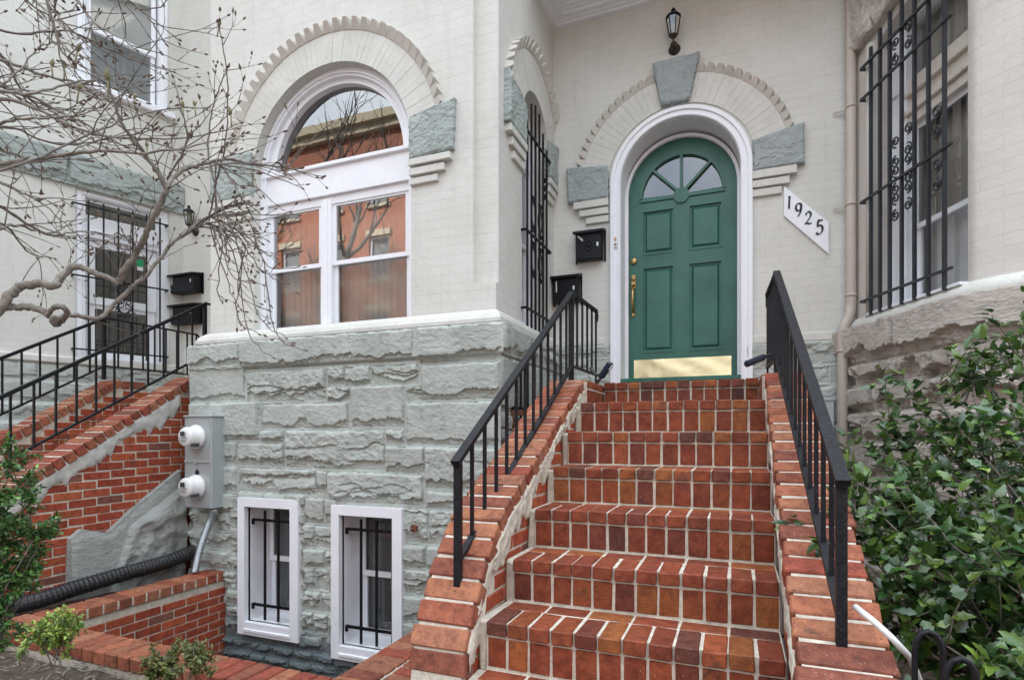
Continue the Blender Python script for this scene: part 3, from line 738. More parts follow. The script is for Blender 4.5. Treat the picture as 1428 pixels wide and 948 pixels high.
build(mb,'hose_bib',M_RUST,None,'rusty old tap stub sticking out of the grey stone wall','tap')

# ---- green door with white surround
door=MB(FD); W0=-.25
CL=(-.470,2.185)
fan=arc(CL[0],2.16,.355,0,180,28)
def wedge(a0,a1):
    p=arc(CL[0],2.165,.345,a0,a1,10); q=arc(CL[0],2.165,.06,a1,a0,4); return p+q
holes=[]
gaps=[(2,43),(47,87.5),(92.5,133),(137,178)]
for a,b in gaps: holes.append(wedge(a,b))
pan=[(-.823,-.526,.742,1.535),(-.411,-.116,.742,1.535),(-.823,-.526,1.645,2.055),(-.411,-.116,1.645,2.055)]
holes2=[rect(*p) for p in pan]
mb=MB(FD)
mb.prism([(-.945,.49),(.005,.49)]+arc(CL[0],CL[1],.475,0,180,36),W0-.045,W0,holes=holes+holes2)
for p in pan:
    a0,a1,z0,z1=p
    mb.prism(rect(a0-.001,a1+.001,z0-.001,z1+.001),W0-.034,W0-.016)
    # raised field with bevel
    k=.030; e=.048
    vs=[(a0+k,W0-.016,z0+k),(a1-k,W0-.016,z0+k),(a1-k,W0-.016,z1-k),(a0+k,W0-.016,z1-k),(a0+e,W0-.001,z0+e),(a1-e,W0-.001,z0+e),(a1-e,W0-.001,z1-e),(a0+e,W0-.001,z1-e)]
    mb.add(vs,[(4,5,6,7),(0,1,5,4),(1,2,6,5),(2,3,7,6),(3,0,4,7)])
    for q in (rect(a0,a1,z0,z1),):
        mb.prism(q,W0-.03,W0+.006,holes=[rect(a0+.014,a1-.014,z0+.014,z1-.014)])
dr=build(mb,'front_door',M_GREEN,house)
mb=MB(FD)
mb.prism(arc(CL[0],2.165,.372,0,180,32)+arc(CL[0],2.165,.35,180,0,32),W0,W0+.014)
mb.cbox(CL[0]-.372,CL[0]+.372,W0,W0+.014,2.13,2.160,.003)
for an in (45,90,135):
    t=math.radians(an); mb.bar((CL[0]+.05*math.cos(t),W0+.004,2.165+.05*math.sin(t)),(CL[0]+.36*math.cos(t),W0+.004,2.165+.36*math.sin(t)),.012,.011)
mb.prism(arc(CL[0],2.15,.068,0,360,20)[:-1],W0,W0+.018)
build(mb,'fanlight_muntins',M_GREEND,dr)
g=MB(FD); a_=arc(CL[0],2.16,.36,0,180,24); g.add([(x,W0-.02,z) for x,z in a_],[tuple(range(len(a_)))]); build(g,'fanlight_glass',M_GLS,dr,recalc=False)
mb=MB(FD); n=28; vs=[]   # brass kick plate, gently dented
for j in range(9):
    for i in range(n+1):
        u=-.895+(.848)*i/n; z=.505+.175*j/8
        d=.0018*math.sin(u*13+math.sin(z*20))*math.sin((z-.5)*26+u*7)
        vs.append((u,W0+.006+d,z))
mb.add(vs,[(j*(n+1)+i,j*(n+1)+i+1,(j+1)*(n+1)+i+1,(j+1)*(n+1)+i) for j in range(8) for i in range(n)],smooth=True)
build(mb,'kick_plate',M_BRASS,dr,recalc=False)
mb=MB(FD); mb.cbox(-.918,-.876,W0,W0+.014,1.34,1.475,.004); mb.cbox(-.914,-.882,W0,W0+.012,1.085,1.15,.004)
mb.tube([(-.897,W0+.012,1.36),(-.897,W0+.055,1.33),(-.897,W0+.065,1.24),(-.897,W0+.055,1.16),(-.897,W0+.012,1.12)],[.011,.012,.014,.012,.009],8)
mb.lathe(FD(-.897,W0+.01,1.43),(0,-1,0),[(.016,0),(.016,.02),(.012,.024)],12)
mb.bar((-.897,W0+.02,1.375),(-.897,W0+.045,1.38),.014,.004)
build(mb,'door_handle',M_BRASSD,dr)
mb=MB(FD); mb.lathe(FD(-.897,W0,1.60),(0,-1,0),[(.031,0),(.031,.012),(.026,.02),(.012,.022)],20); build(mb,'deadbolt',M_BRASSD,dr)
# white casing
mb=MB(FD)
def casing(r0,r1,x0,x1,w0,w1,zb,cz=CD[1]):
    cx=CD[0]
    out=[(cx-r1,zb),(cx-r0,zb)]+arc(cx,cz,r0,180,0,36)+[(cx+r0,zb),(cx+r1,zb)]+arc(cx,cz,r1,0,180,36)
    mb.prism(out,w0,w1)
casing(.50,.59,0,0,-.02,.028,.37); casing(.555,.585,0,0,.02,.042,.37); casing(.505,.52,0,0,.02,.036,.37)
casing(.497,.505,0,0,-.29,.0,.37); casing(.470,.498,0,0,-.24,-.205,.49,2.19)
mb.box(CD[0]-.59,CD[0]-.50,-.03,.03,.30,.37); mb.box(CD[0]+.50,CD[0]+.59,-.03,.03,.30,.37)
build(mb,'door_casing',M_WHITE,house)
mb=MB(FD); mb.cbox(-.97,.03,-.30,.02,.45,.488,.006); build(mb,'threshold',M_GREEND,house)
mb=MB(FD); mb.box(-1.2,.3,-.50,-.48,.2,2.9); build(mb,'hall_backdrop',M_ROOM,house)
mb=MB(FD); mb.cbox(-1.025,-.995,.03,.045,1.655,1.705,.003); build(mb,'doorbell',M_PLASTW,house)
mb=MB(FD); mb.lathe(FD(-1.010,.045,1.682),(0,-1,0),[(.009,0),(.009,.005)],12); mb.cbox(-1.02,-1.005,.03,.042,1.725,1.75,.002); build(mb,'doorbell_button',M_BRASSD,house)

# ================================================================== things on the walls
def lantern(F,u,z,s=1.0,label=''):
    t=thing('wall_lantern',label,'lamp',F(u,0,z-.14*s),group=None)
    mb=MB(F); W=.10
    mb.lathe(F(u,0,z-.12*s),F.N,[(.055*s,0),(.05*s,.012),(.02*s,.02),(.018*s,.045),(.03*s,.055),(.03*s,.07),(.012*s,.078)],14)
    mb.tube([F(u,.03,z-.12*s),F(u,.10*s,z-.14*s),F(u,W*.9,z-.11*s),F(u,W,z-.06*s)],.009*s,6,raw=True)
    mb.lathe(F(u,W,z-.085*s),(0,0,1),[(.012*s,0),(.03*s,.012*s),(.034*s,.02*s)],8,smooth=False)
    build(mb,'bracket',M_BRONZE,t)
    mb=MB(F)
    for i in range(6):
        a=PI/3*i; b=PI/3*(i+1)
        lo=.036*s; hi=.062*s
        A=F(u+lo*math.cos(a),W+lo*math.sin(a),z-.06*s); B=F(u+hi*math.cos(a),W+hi*math.sin(a),z+.10*s)
        mb.tube([A,B],.0045*s,5,raw=True)
        A2=F(u+lo*math.cos(b),W+lo*math.sin(b),z-.06*s); B2=F(u+hi*math.cos(b),W+hi*math.sin(b),z+.10*s)
        mb.tube([A,A2],.005*s,5,raw=True); mb.tube([B,B2],.006*s,5,raw=True)
    mb.lathe(F(u,W,z+.10*s),(0,0,1),[(.068*s,0),(.066*s,.008*s),(.045*s,.03*s),(.02*s,.045*s),(.012*s,.055*s),(.022*s,.065*s),(.014*s,.08*s),(.004*s,.09*s)],12,smooth=False)
    build(mb,'cage',M_IRONW,t)
    mb=MB(F); vs=[];
    for hgt,r in ((-.055,.034),(.098,.060)):
        for i in range(6): vs.append(F(u+r*s*math.cos(PI/3*i),W+r*s*math.sin(PI/3*i),z+hgt*s))
    mb.add(vs,[(i,(i+1)%6,6+(i+1)%6,6+i) for i in range(6)],raw=True); build(mb,'lamp_glass',M_LAMPG,t,recalc=False)
    mb=MB(F); mb.lathe(F(u,W,z-.05*s),(0,0,1),[(.012*s,0),(.014*s,.04*s),(.022*s,.06*s),(.016*s,.09*s),(.004*s,.10*s)],10); build(mb,'bulb',M_PLASTW,t)
    return t
lantern(FD,-.505,3.435,.95,'aged bronze lantern on the wall right above the green door keystone')
lantern(FD,-6.22,2.60,.95,'black wall lantern left of the arched bay window, behind the bare twigs')

def mailbox(F,u0,u1,z0,z1,d,label,mark):
    t=thing('mailbox',label,'mailbox',F((u0+u1)/2,0,z0),group='black mailboxes by the doors')
    mb=MB(F)
    mb.cbox(u0+.012,u1-.012,.0,d,z0,z1-.02,.006)
    build(mb,'body',M_BLACKP,t)
    mb=MB(F)
    vs=[(u0-.012,0,z1+.02),(u1+.012,0,z1+.02),(u1+.012,d+.03,z1-.012),(u0-.012,d+.03,z1-.012),(u0-.012,0,z1-.005),(u1+.012,0,z1-.005),(u1+.012,d+.03,z1-.034),(u0-.012,d+.03,z1-.034)]
    mb.add(vs,[(0,1,2,3),(4,5,6,7),(0,1,5,4),(1,2,6,5),(2,3,7,6),(3,0,4,7)])
    mb.box(u0-.012,u0+.006,.0,.012,z0-.01,z1); mb.box(u1-.006,u1+.012,.0,.012,z0-.01,z1)
    build(mb,'lid',M_BLACKP,t)
    mb=MB(F)
    if mark=='emblem':
        for i in range(10):
            a=2*PI*i/10; cx=(u0+u1)/2; cz=(z0+z1)/2-.01
            mb.lathe(F(cx+.03*math.cos(a),d-.002,cz+.042*math.sin(a)),F.N,[(.011,0),(.008,.006)],8)
        mb.lathe(F((u0+u1)/2,d-.002,(z0+z1)/2-.01),F.N,[(.02,0),(.014,.008)],10)
        build(mb,'emblem',M_BLACKP,t)
    mb=MB(F)
    mb.cbox(u1-.055,u1-.038,d,d+.003,z0+.11,z0+.145,.001)
    if mark=='emblem':
        for k in range(4): mb.cbox(u0+.028+k*.013,u0+.038+k*.013,d,d+.003,z1-.062-k*.012,z1-.042-k*.012,.001)
    else: mb.cbox(u0+.035,u0+.045,d,d+.003,z0+.10,z0+.20,.001)
    build(mb,'white_sticker',M_PLASTW,t)
    return t
mailbox(FD,-1.372,-1.115,1.565,1.83,.09,'black mailbox with raised emblem, directly left of the green door','emblem')
mailbox(FD,-1.585,-1.335,1.195,1.45,.09,'black mailbox in the wall corner behind the top of the left railing','plain')
mailbox(FD,-6.50,-6.10,1.72,1.95,.14,'upper of two black mailboxes behind the twigs, far left of the bay','plain')
mailbox(FD,-6.50,-6.10,1.34,1.58,.14,'lower of two black mailboxes, just above the far railing end post','plain')

# house number plate
nt_=thing('house_number_plate','white slanted plate with black number 1925 right of the green door','sign',FD(.51,0,1.40))
mb=MB(FD); mb.prism([(.352,1.757),(.669,1.412),(.669,1.66),(.352,1.995)],0,.02); build(mb,'plate',M_WHITE,nt_)
def glyph(ch,u,z,h,F=FD,w=.0205):
    S={'1':[[(.32,.98),(.52,1.0),(.47,.6),(.44,.0)]],
       '9':[[(.78,.72),(.62,.48),(.36,.46),(.20,.66),(.28,.92),(.55,1.0),(.76,.88),(.78,.62),(.66,.28),(.40,.0)]],
       '2':[[(.20,.74),(.30,.94),(.55,1.0),(.76,.82),(.68,.56),(.38,.26),(.12,.04),(.34,.10),(.60,.03),(.86,.10)]],
       '5':[[(.84,1.0),(.60,.96),(.38,.98),(.32,.58),(.55,.62),(.78,.48),(.76,.20),(.54,.02),(.30,.0),(.16,.12)]]}[ch]
    mb=MB(F)
    for st in S:
        pts=spline([(x,y,0) for x,y in st],5)
        n=len(pts)
        L=[];R_=[]
        for i,p in enumerate(pts):
            t=(pts[min(i+1,n-1)]-pts[max(i-1,0)]).normalized()
            # broad-nib pen
            ww=h*(.035+.050*abs(t.dot(Vector((.5,-.87,0)))))
            q=Vector((-t.y,t.x,0))
            x=u+p.x*h*.62; y=z+p.y*h
            L.append((x+q.x*ww,w+.003,y+q.y*ww)); R_.append((x-q.x*ww,w+.003,y-q.y*ww))
        vs=L+R_+[(a,w-.002,c) for a,b,c in L]+[(a,w-.002,c) for a,b,c in R_]
        fs=[]
        for i in range(n-1):
            fs+=[(i,i+1,n+i+1,n+i),(i,i+1,2*n+i+1,2*n+i),(n+i,n+i+1,3*n+i+1,3*n+i)]
        fs+=[(0,n,3*n,2*n),(n-1,2*n-1,4*n-1,3*n-1)]
        mb.add(vs,fs)
    return build(mb,'numeral',M_NUM,nt_)
glyph('1',.362,1.805,.095); glyph('9',.425,1.733,.105); glyph('2',.497,1.662,.10); glyph('5',.572,1.575,.11)

# drain pipe
def pipeline(pts,r,name,m,parent=None,**k):
    mb=MB(); mb.tube([tuple(p) for p in pts],r,14,raw=True); return build(mb,name,m,parent,**k)
dp=thing('drainpipe','taupe painted drainpipe with an elbow right of the number plate','drainpipe',(.76,5.03,-1.4))
q=spline([(.815,5.03,.96),(.80,5.02,.90),(.765,5.0,.82),(.752,5.0,.74)],5)
pipeline([(.815,5.03,6.5),(.815,5.03,1.0)]+[tuple(p) for p in q]+[(.752,5.0,.6),(.752,5.0,-1.4)],.036,'pipe',M_PIPE,dp)
mb=MB()
for z in (2.5,1.75,.62,1.05): mb.lathe((.815 if z>1 else .752,5.03 if z>1 else 5.0,z),(0,0,1),[(.040,0),(.040,.02)],14); mb.bar((.70 if z!=1.05 else .8,5.08,z+.01),(.80,5.06,z+.01),.004,.006)
build(mb,'pipe_strap',M_PIPE,dp)
pipeline([(.875,5.06,6.5),(.875,5.06,-1.4)],.022,'conduit_pipe',M_PIPE,None,label='thin tan pipe running just behind the drainpipe',cat='pipe')
mb=MB(FD); mb.cbox(.42,.705,.02,.05,-1.42,.26,.004); mb.cbox(.41,.715,.02,.06,.255,.275,.003)
build(mb,'utility_panel',M_METER,None,'flat grey metal panel behind the lower right railing','panel')

# meter cabinet
mt=thing('meter_cabinet','grey steel cabinet with two round electric meters on the stone wall','meter box',(-4.3,3.6,-.65))
mb=MB(); mb.cbox(-4.45,-4.14,3.54,3.70,-.64,.145,.006)
build(mb,'cabinet',M_METER,mt)
mb=MB(); mb.cbox(-4.46,-4.125,3.525,3.70,.14,.155,.004); mb.cbox(-4.452,-4.155,3.53,3.54,-.250,-.235,.002); mb.cbox(-4.33,-4.30,3.524,3.54,-.262,-.228,.002)
mb.box(-4.448,-4.444,3.536,3.541,-.63,.14); mb.box(-4.155,-4.150,3.536,3.541,-.63,.14)
build(mb,'cabinet_trim',M_METER,mt)
for z in (-.03,-.455):
    mb=MB(); mb.lathe((-4.30,3.54,z),(0,-1,0),[(.102,0),(.102,.028),(.094,.034),(.084,.036),(.083,.105),(.078,.122),(.066,.130)],32)
    me_=build(mb,'meter',M_PLASTW,mt)
    mb=MB(Frame((0,3.405,0),(1,0,0),(0,-1,0))); mb.cbox(-4.330,-4.278,0.006,.009,z+.006,z+.046,.001); mb.box(-4.352,-4.25,.004,.0075,z-.010,z-.006); mb.box(-4.335,-4.27,.004,.0075,z-.034,z-.029); build(mb,'meter_display',M_DARK,me_)
    mb=MB(); mb.cbox(-4.252,-4.228,3.43,3.50,z-.085,z-.055,.004); build(mb,'meter_seal',M_DARK,me_)
mb=MB(Frame((0,3.536,0),(1,0,0),(0,-1,0))); mb.add([(-4.325,.003,-.335),(-4.30,.003,-.37),(-4.275,.003,-.335),(-4.30,.003,-.30)],[(0,1,2,3)]); build(mb,'diamond_sticker',M_NAVY,mt,recalc=False)
# flexible conduit
mb=MB(); cp=spline([(-4.20,3.62,-.64),(-4.22,3.58,-.78),(-4.27,3.54,-.98),(-4.31,3.52,-1.18)],14)
rr=[.030 if (i%2) else .0255 for i in range(len(cp))]
pts=[];
for i in range(len(cp)-1):
    for k in range(2): pts.append(tuple(cp[i].lerp(cp[i+1],k/2)))
mb.tube(pts,[.031 if i%2 else .026 for i in range(len(pts))],12,raw=True,smooth=False)
mb.lathe((-4.20,3.62,-.70),(0,0,1),[(.036,0),(.036,.06)],12)
build(mb,'flexible_conduit',M_GALV,None,'ribbed grey metal conduit hanging below the meter cabinet','conduit')

# ================================================================== STAIRCASE
st=thing('brick_staircase','wide red brick front steps with pale joints climbing to the green door','staircase',(-.37,2.5,-1.42))
XL,XR=-.89,.145; N12=12
for k in range(-1,10):
    top=.186-.18*k; y=3.38-.28*k
    yb=y+.28
    if k==-1: top=.366; y=4.11; yb=5.10
    mb=MB()
    xl,xr=(XL,XR) if k>=0 else (-.905,.135)
    z0=top-.18 if k<9 else -1.42
    # mortar bed
    mb.box(xl,xr,y+.006,yb+.03,z0-.02,top-.004,1)
    n=12; pw=(xr-xl)/n
    for i in range(n):
        a=xl+pw*i+.0045; b=xl+pw*(i+1)-.0045
        sh=random.uniform(-.002,.002)
        # nosing brick
        mb.cbox(a+sh,b+sh,y-.010+random.uniform(-.002,.002),y+.172,top-.052,top+random.uniform(-.002,.002),.0045,0,bc(PAL_STEP),.002)
        # riser brick
        if k<9: mb.cbox(a+sh,b+sh,y+.002+random.uniform(-.0015,.0015),y+.06,z0+.006,top-.062,.004,0,bc(PAL_STEP),.0012)
    # back row of stretchers
    if k>=0:
        m=6; pw=(xr-xl)/m
        for i in range(m):
            mb.cbox(xl+pw*i+.0045,xl+pw*(i+1)-.0045,y+.182,y+.275,top-.05,top-.001,.004,0,bc(PAL_STEP),.001)
    build(mb,'step',[M_BRICK,M_MORTAR],st,colr=True)
# landing
mb=MB(); mb.box(-1.14,.40,4.13,5.10,-1.42,.355,1)
for j in range(9):
    for i in range(7):
        mb.cbox(-1.14+.22*i+.004,-1.14+.22*(i+1)-.004,4.30+.09*j,4.30+.09*j+.082,.32,.366,.004,0,bc(PAL_STEP),.001)
build(mb,'landing',[M_BRICK,M_MORTAR],st,colr=True)

CAP_L=[(4.12,.345),(3.57,.345),(2.24,-.335),(2.10,-.445),(1.97,-.62),(1.875,-.78),(1.84,-.96)]
CAP_R=[(4.12,.345),(3.57,.345),(1.70,-.615),(1.55,-.73),(1.46,-.90)]
def at_path(path,s):
    for i in range(len(path)-1):
        a=Vector(path[i]);b=Vector(path[i+1]);l=(b-a).length
        if s<=l: return a+(b-a)*(s/l),(b-a).normalized()
        s-=l
    return Vector(path[-1]),(Vector(path[-1])-Vector(path[-2])).normalized()
def capz(path,y):
    for i in range(len(path)-1):
        (y1,z1),(y2,z2)=path[i],path[i+1]
        if y2<=y<=y1: return z1+(z2-z1)*(y1-y)/(y1-y2)
    return path[0][1] if y>path[0][0] else -9
def cap_bricks(mb,path,x0,x1,pitch,th,pal,jit=.0025,over=.0):
    L=sum((Vector(path[i+1])-Vector(path[i])).length for i in range(len(path)-1))
    s=0
    while s+pitch<L+.02:
        pm,_=at_path(path,s+pitch/2); p0,_=at_path(path,s); p1,_=at_path(path,min(s+pitch,L))
        t=(p1-p0).normalized(); nn=Vector((t.y,-t.x)) if False else Vector((-t.y,t.x))
        if nn.y<0 and abs(t.x)>.05: nn=-nn
        if abs(t.x)<=.3 and nn.x>0: nn=-nn
        T=lambda a,b,c,pm=pm,t=t,nn=nn:(a,pm.x+t.x*b+nn.x*c,pm.y+t.y*b+nn.y*c)
        g=random.uniform(.0055,.0075)
        j=random.uniform(-jit,jit); jx=random.uniform(-.006,.006)
        mb.cbox(x0+jx,x1+jx,-pitch/2+g,pitch/2-g,-th+j,j,.005,0,bc(pal),.003,T)
        s+=pitch
def cheek(path,x0,x1,name,zb,yback=4.12,label=None,inner='R',pal=PAL_WALL,capw=.012,parent=st,pitch=.094,tilt=0,both=True):
    th=.075
    body=[(y,z-th+.018) for y,z in path]
    yf=path[-1][0]+.012; body[-1]=(yf,body[-1][1]); 
    poly=[(yback,zb)]+[(path[0][0],path[0][1]-.006)]+[(path[1][0],path[1][1]-.006)]
    for i in range(2,len(path)):
        y,z=path[i]; t=(Vector(path[i])-Vector(path[i-1])).normalized(); nn=Vector((-t.y,t.x)); 
        if nn.y<0 and abs(t.x)>.05: nn=-nn
        if abs(t.x)<=.3 and nn.x>0: nn=-nn
        poly.append((y-nn.x*.006,z-nn.y*.006))
    yf=poly[-1][0]; poly.append((yf,zb))
    F=Frame((0,0,0),(0,1,0),(1,0,0))
    mb=MB(F)
    mb.prism(poly,x0+.006,x1-.006,1)
    keep=lambda u,z:(z<capz(path,u)-th-.035 if u>yf+.001 else False)
    keep2=lambda u,z:(z<capz(path,max(u,yf+.002))-th-.02)
    # side faces
    mb.F=Frame((x1-.006,0,0),(0,1,0),(1,0,0)); brick_face(mb,yf+.004,yback,zb,path[0][1]-.02,.005,pal,keep=keep2,tilt=tilt)
    if both:
        mb.F=Frame((x0+.006,0,0),(0,1,0),(-1,0,0)); brick_face(mb,yf+.004,yback,zb,path[0][1]-.02,.005,pal,keep=keep2)
    mb.F=Frame((0,yf,0),(1,0,0),(0,-1,0)); brick_face(mb,x0+.004,x1-.004,zb,path[-1][1]-.01,.006,pal,L=x1-x0-.008)
    mb.F=WORLD
    return mb,parent
for path,x0,x1 in ((CAP_L,-1.15,-.93),(CAP_R,.155,.375)):
    mb,p=cheek(path,x0,x1,'cheek_wall',-2.62 if x0<0 else -1.42)
    build(mb,'cheek_wall',[M_BRICKW,M_MORTAR],st,colr=True)
    mb=MB(); cap_bricks(mb,path,x0-.008,x1+.006,.0915,.075,PAL_CAP); build(mb,'coping',[M_BRICKW,M_MORTAR],st,colr=True)
# return curbs at the landing (small header tiles)
for (x0,x1) in ((-.93,-.905),(.135,.155)):
    mb=MB(); mb.box(x0,x1,3.60,4.12,.1,.335,1)
    for j in range(6):
        for z0,z1 in ((.295,.343),(.20,.285)):
            mb.cbox(x0-.004,x1+.004,3.60+.086*j+.004,3.60+.086*(j+1)-.004,z0,z1,.004,0,bc(PAL_STEP),.001)
    build(mb,'landing_curb',[M_BRICK,M_MORTAR],st,colr=True)
# cement gutters beside the steps
for (x0,x1,sd) in ((-.93,-.888,0),(.143,.156,1)):
    mb=MB()
    for k in range(0,10):
        top=.186-.18*k; y=3.38-.28*k
        n=5; zs=[top-.18+.18*i/n for i in range(n+1)]
        mb.cbox(x0,x1,y+.004+random.uniform(0,.01),y+.30,top-.20,top-.004-random.uniform(0,.02),.01,0,(1,1,1),.006)
    build(mb,'cement_gutter',M_CONC if sd else M_MORTAR,st)
# rough cement filling between coping and bricks on the inner sides
for path,x,sg in ((CAP_L,-.932,1),(CAP_R,.157,-1)):
    rng=np.random.RandomState(3); mb=MB(); n=260; m=12; vs=[]
    for i in range(n+1):
        y=path[-2][0]+.02+(3.62-path[-2][0]-.02)*i/n
        zt=capz(path,y)-.062
        dd=.015+.16*max(0,float(fbm(np.array([y*11.]),np.array([x*9.]),4,5)[0])-.30)*2+.03*float(fbm(np.array([y*45.]),np.array([x*9.]),6,3)[0])
        for j in range(m+1):
            q=j/m; h=.004+.018*float(fbm(np.array([y*30]),np.array([q*6]),8,4)[0])
            if j==m or j==0: h=-.004
            vs.append((x+sg*h,y,zt-dd*q*1.1))
    mb.add(vs,[(i*(m+1)+j,i*(m+1)+j+1,(i+1)*(m+1)+j+1,(i+1)*(m+1)+j) for i in range(n) for j in range(m)],smooth=True,raw=True)
    build(mb,'cement_patch',M_MORTAR,st,recalc=False)
# white residue at the newel foot on the right


# ---- iron railings
def railing(label,nb,nt,lv,htop,nbal,m=M_IRONW,r=.0068,wide=.0185,botz=None,name='iron_railing',level_bal=5,newelbot=None,endpost=True):
    """nb: foot (x,y,ztop) of the lower newel, nt: upper corner (x,y,z), lv: end of level part"""
    t=thing(name,label,'railing',(nb[0],nb[1],newelbot),group=None)
    A=Vector(nb);B=Vector(nt);C=Vector(lv)
    mb=MB(); d=(B-A).normalized()
    mb.bar(tuple(A-d*.03),tuple(B+d*.01),wide,.010); mb.bar(tuple(A-d*.03-Vector((0,0,.014))),tuple(B-Vector((0,0,.014))),wide*.45,.006)
    mb.bar(tuple(B-Vector((0,0,.002))),tuple(C),wide*.8,.009)
    mb.tube([tuple(C),tuple(C+Vector((0,.03,-.03))),tuple(C+Vector((0,.015,-.07))),tuple(C+Vector((0,-.01,-.05)))],.012,6,raw=True)
    build(mb,'handrail',m,t)
    mb=MB(); a=A.copy();a.z=botz[0]; b=B.copy(); b.z=botz[1]; c=C.copy(); c.z=botz[1]
    mb.bar(tuple(a),tuple(b),.013,.008); mb.bar(tuple(b),tuple(c),.011,.007)
    build(mb,'bottom_rail',m,t)
    mb=MB(); mb.bar((A.x,A.y,newelbot),(A.x,A.y,A.z-.004),.0135,.0135); build(mb,'newel',m,t)
    mb=MB(); mb.bar((B.x,B.y-.01,botz[2]),(B.x,B.y-.01,B.z-.01),.0155,.0155); build(mb,'newel',m,t)
    if endpost:
        mb=MB(); mb.bar((C.x,C.y-.01,botz[3]),(C.x,C.y-.01,C.z-.005),r,r); build(mb,'end_post',m,t)
    for i in range(1,nbal):
        k=i/nbal; p=A.lerp(B,k); q=a.lerp(b,k)
        mb=MB(); mb.bar((p.x,p.y,q.z),(p.x,p.y,p.z-.012),r,r); build(mb,'baluster',m,t)
    for i in range(1,level_bal):
        k=i/level_bal; p=B.lerp(C,k)
        mb=MB(); mb.bar((p.x,p.y,botz[1]),(p.x,p.y,p.z-.01),r,r); build(mb,'baluster',m,t)
    return t
railing('black iron railing on the left coping of the brick staircase',(-1.02,2.0,-.10),(-1.02,3.65,.93),(-1.0,4.27,.93),0,13,botz=(-.50,.445,.345,.366),newelbot=-.62)
railing('black iron railing on the right coping, next to the evergreen bush',(.265,1.78,-.12),(.213,3.63,.93),(.19,4.20,.93),0,13,botz=(-.50,.445,.345,.366),newelbot=-.60,wide=.0185)
# lock boxes hanging on the railings
def lockbox(p,d,label,sh=None):
    t=thing('key_lockbox',label,'lockbox',p)
    P=Vector(p); d=Vector(d).normalized(); a=d.orthogonal().normalized(); a=Vector((1,-.3,0)).normalized() if abs(d.x)<.5 else Vector((0,1,0)); b=d.cross(a).normalized(); a=b.cross(d).normalized()
    T=lambda x,y,z:tuple(P+a*x+b*y+d*z)
    mb=MB(); mb.cbox(-.032,.032,-.02,.02,0,.13,.010,0,(1,1,1),0,T); mb.F=WORLD
    build(mb,'body',M_NAVY,t)
    mb=MB()
    for k in range(4): mb.cbox(-.024+k*.0125,-.016+k*.0125,-.026,-.018,.085,.12,.002,0,(1,1,1),0,T)
    mb.cbox(-.026,.026,-.0225,-.019,.078,.082,.001,0,(1,1,1),0,T)
    build(mb,'number_wheel',M_PLASTW,t)
    mb=MB()
    if sh: mb.tube([tuple(x) for x in spline([P+Vector((.0,0,.01))]+[Vector(q) for q in sh],4)],.011,8,raw=True)
    mb.tube([T(-.022,0,0),T(-.022,0,-.03),T(-.01,0,-.045),T(.01,0,-.045),T(.022,0,-.03),T(.022,0,0)],.0065,8,raw=True) if sh else mb.tube([T(-.022,0,0),T(-.022,0,-.09),T(-.01,0,-.115),T(.01,0,-.115),T(.022,0,-.09),T(.022,0,0)],.0065,8,raw=True); build(mb,'shackle',M_DARK,t)
lockbox((-.905,4.0,.395),(.60,-.1,.80),'dark blue key lockbox with white number wheels clipped to the left railing end',[(-.95,4.02,.43),(-.99,4.05,.475)])
lockbox((.165,3.98,.49),(-.78,-.2,-.32),'dark key lockbox clipped to the right railing beside the door')

# arched iron gate in the gap between bay and staircase
gt=thing('iron_gate','black arched iron gate in the gap between stone bay and staircase','gate',(-1.37,3.95,-.9))
mb=MB(); mb.bar((-1.60,3.95,.18),(-1.16,3.95,.18),.010,.014); mb.bar((-1.60,3.95,-.75),(-1.16,3.95,-.75),.010,.014); build(mb,'gate_rail',M_IRON,gt)
for i in range(9):
    x=-1.60+.0535*i; zt=.62-2.6*(x+1.37)**2*1.9
    mb=MB(); mb.bar((x,3.95,-.9),(x,3.95,zt),.008,.008); build(mb,'gate_bar',M_IRON,gt)
mb=MB(); mb.cbox(-1.56,-1.40,3.915,3.935,.13,.17,.004); mb.cbox(-1.56,-1.53,3.91,3.93,.04,.16,.004); mb.lathe((-1.545,3.905,.06),(0,-1,0),[(.02,0),(.018,.012)],10); build(mb,'latch',M_RUST,gt)
# dark blue bag stored behind the gate
mb=MB(); vs=[];n=10
for j in range(9):
    for i in range(14):
        a=2*PI*i/14; r=(.16+.03*math.sin(3*a+j))*(1-.5*(j/8)**3)
        vs.append((-1.38+r*math.cos(a)*.9,4.25+r*math.sin(a)*.7,-.45+.085*j))
mb.add(vs,[(j*14+i,j*14+(i+1)%14,(j+1)*14+(i+1)%14,(j+1)*14+i) for j in range(8) for i in range(14)]+[tuple(range(14)),tuple(8*14+i for i in range(14))],smooth=True,raw=True)
build(mb,'cloth_bag',M_NAVY,None,'dark blue sack slumped behind the arched iron gate','bag')

# ================================================================== RIGHT HOUSE (rounded bay)
rh=thing('round_bay_house','pale painted brick house with rounded bay and brown rock-faced stone base','house',(1.6,4.6,-1.42))
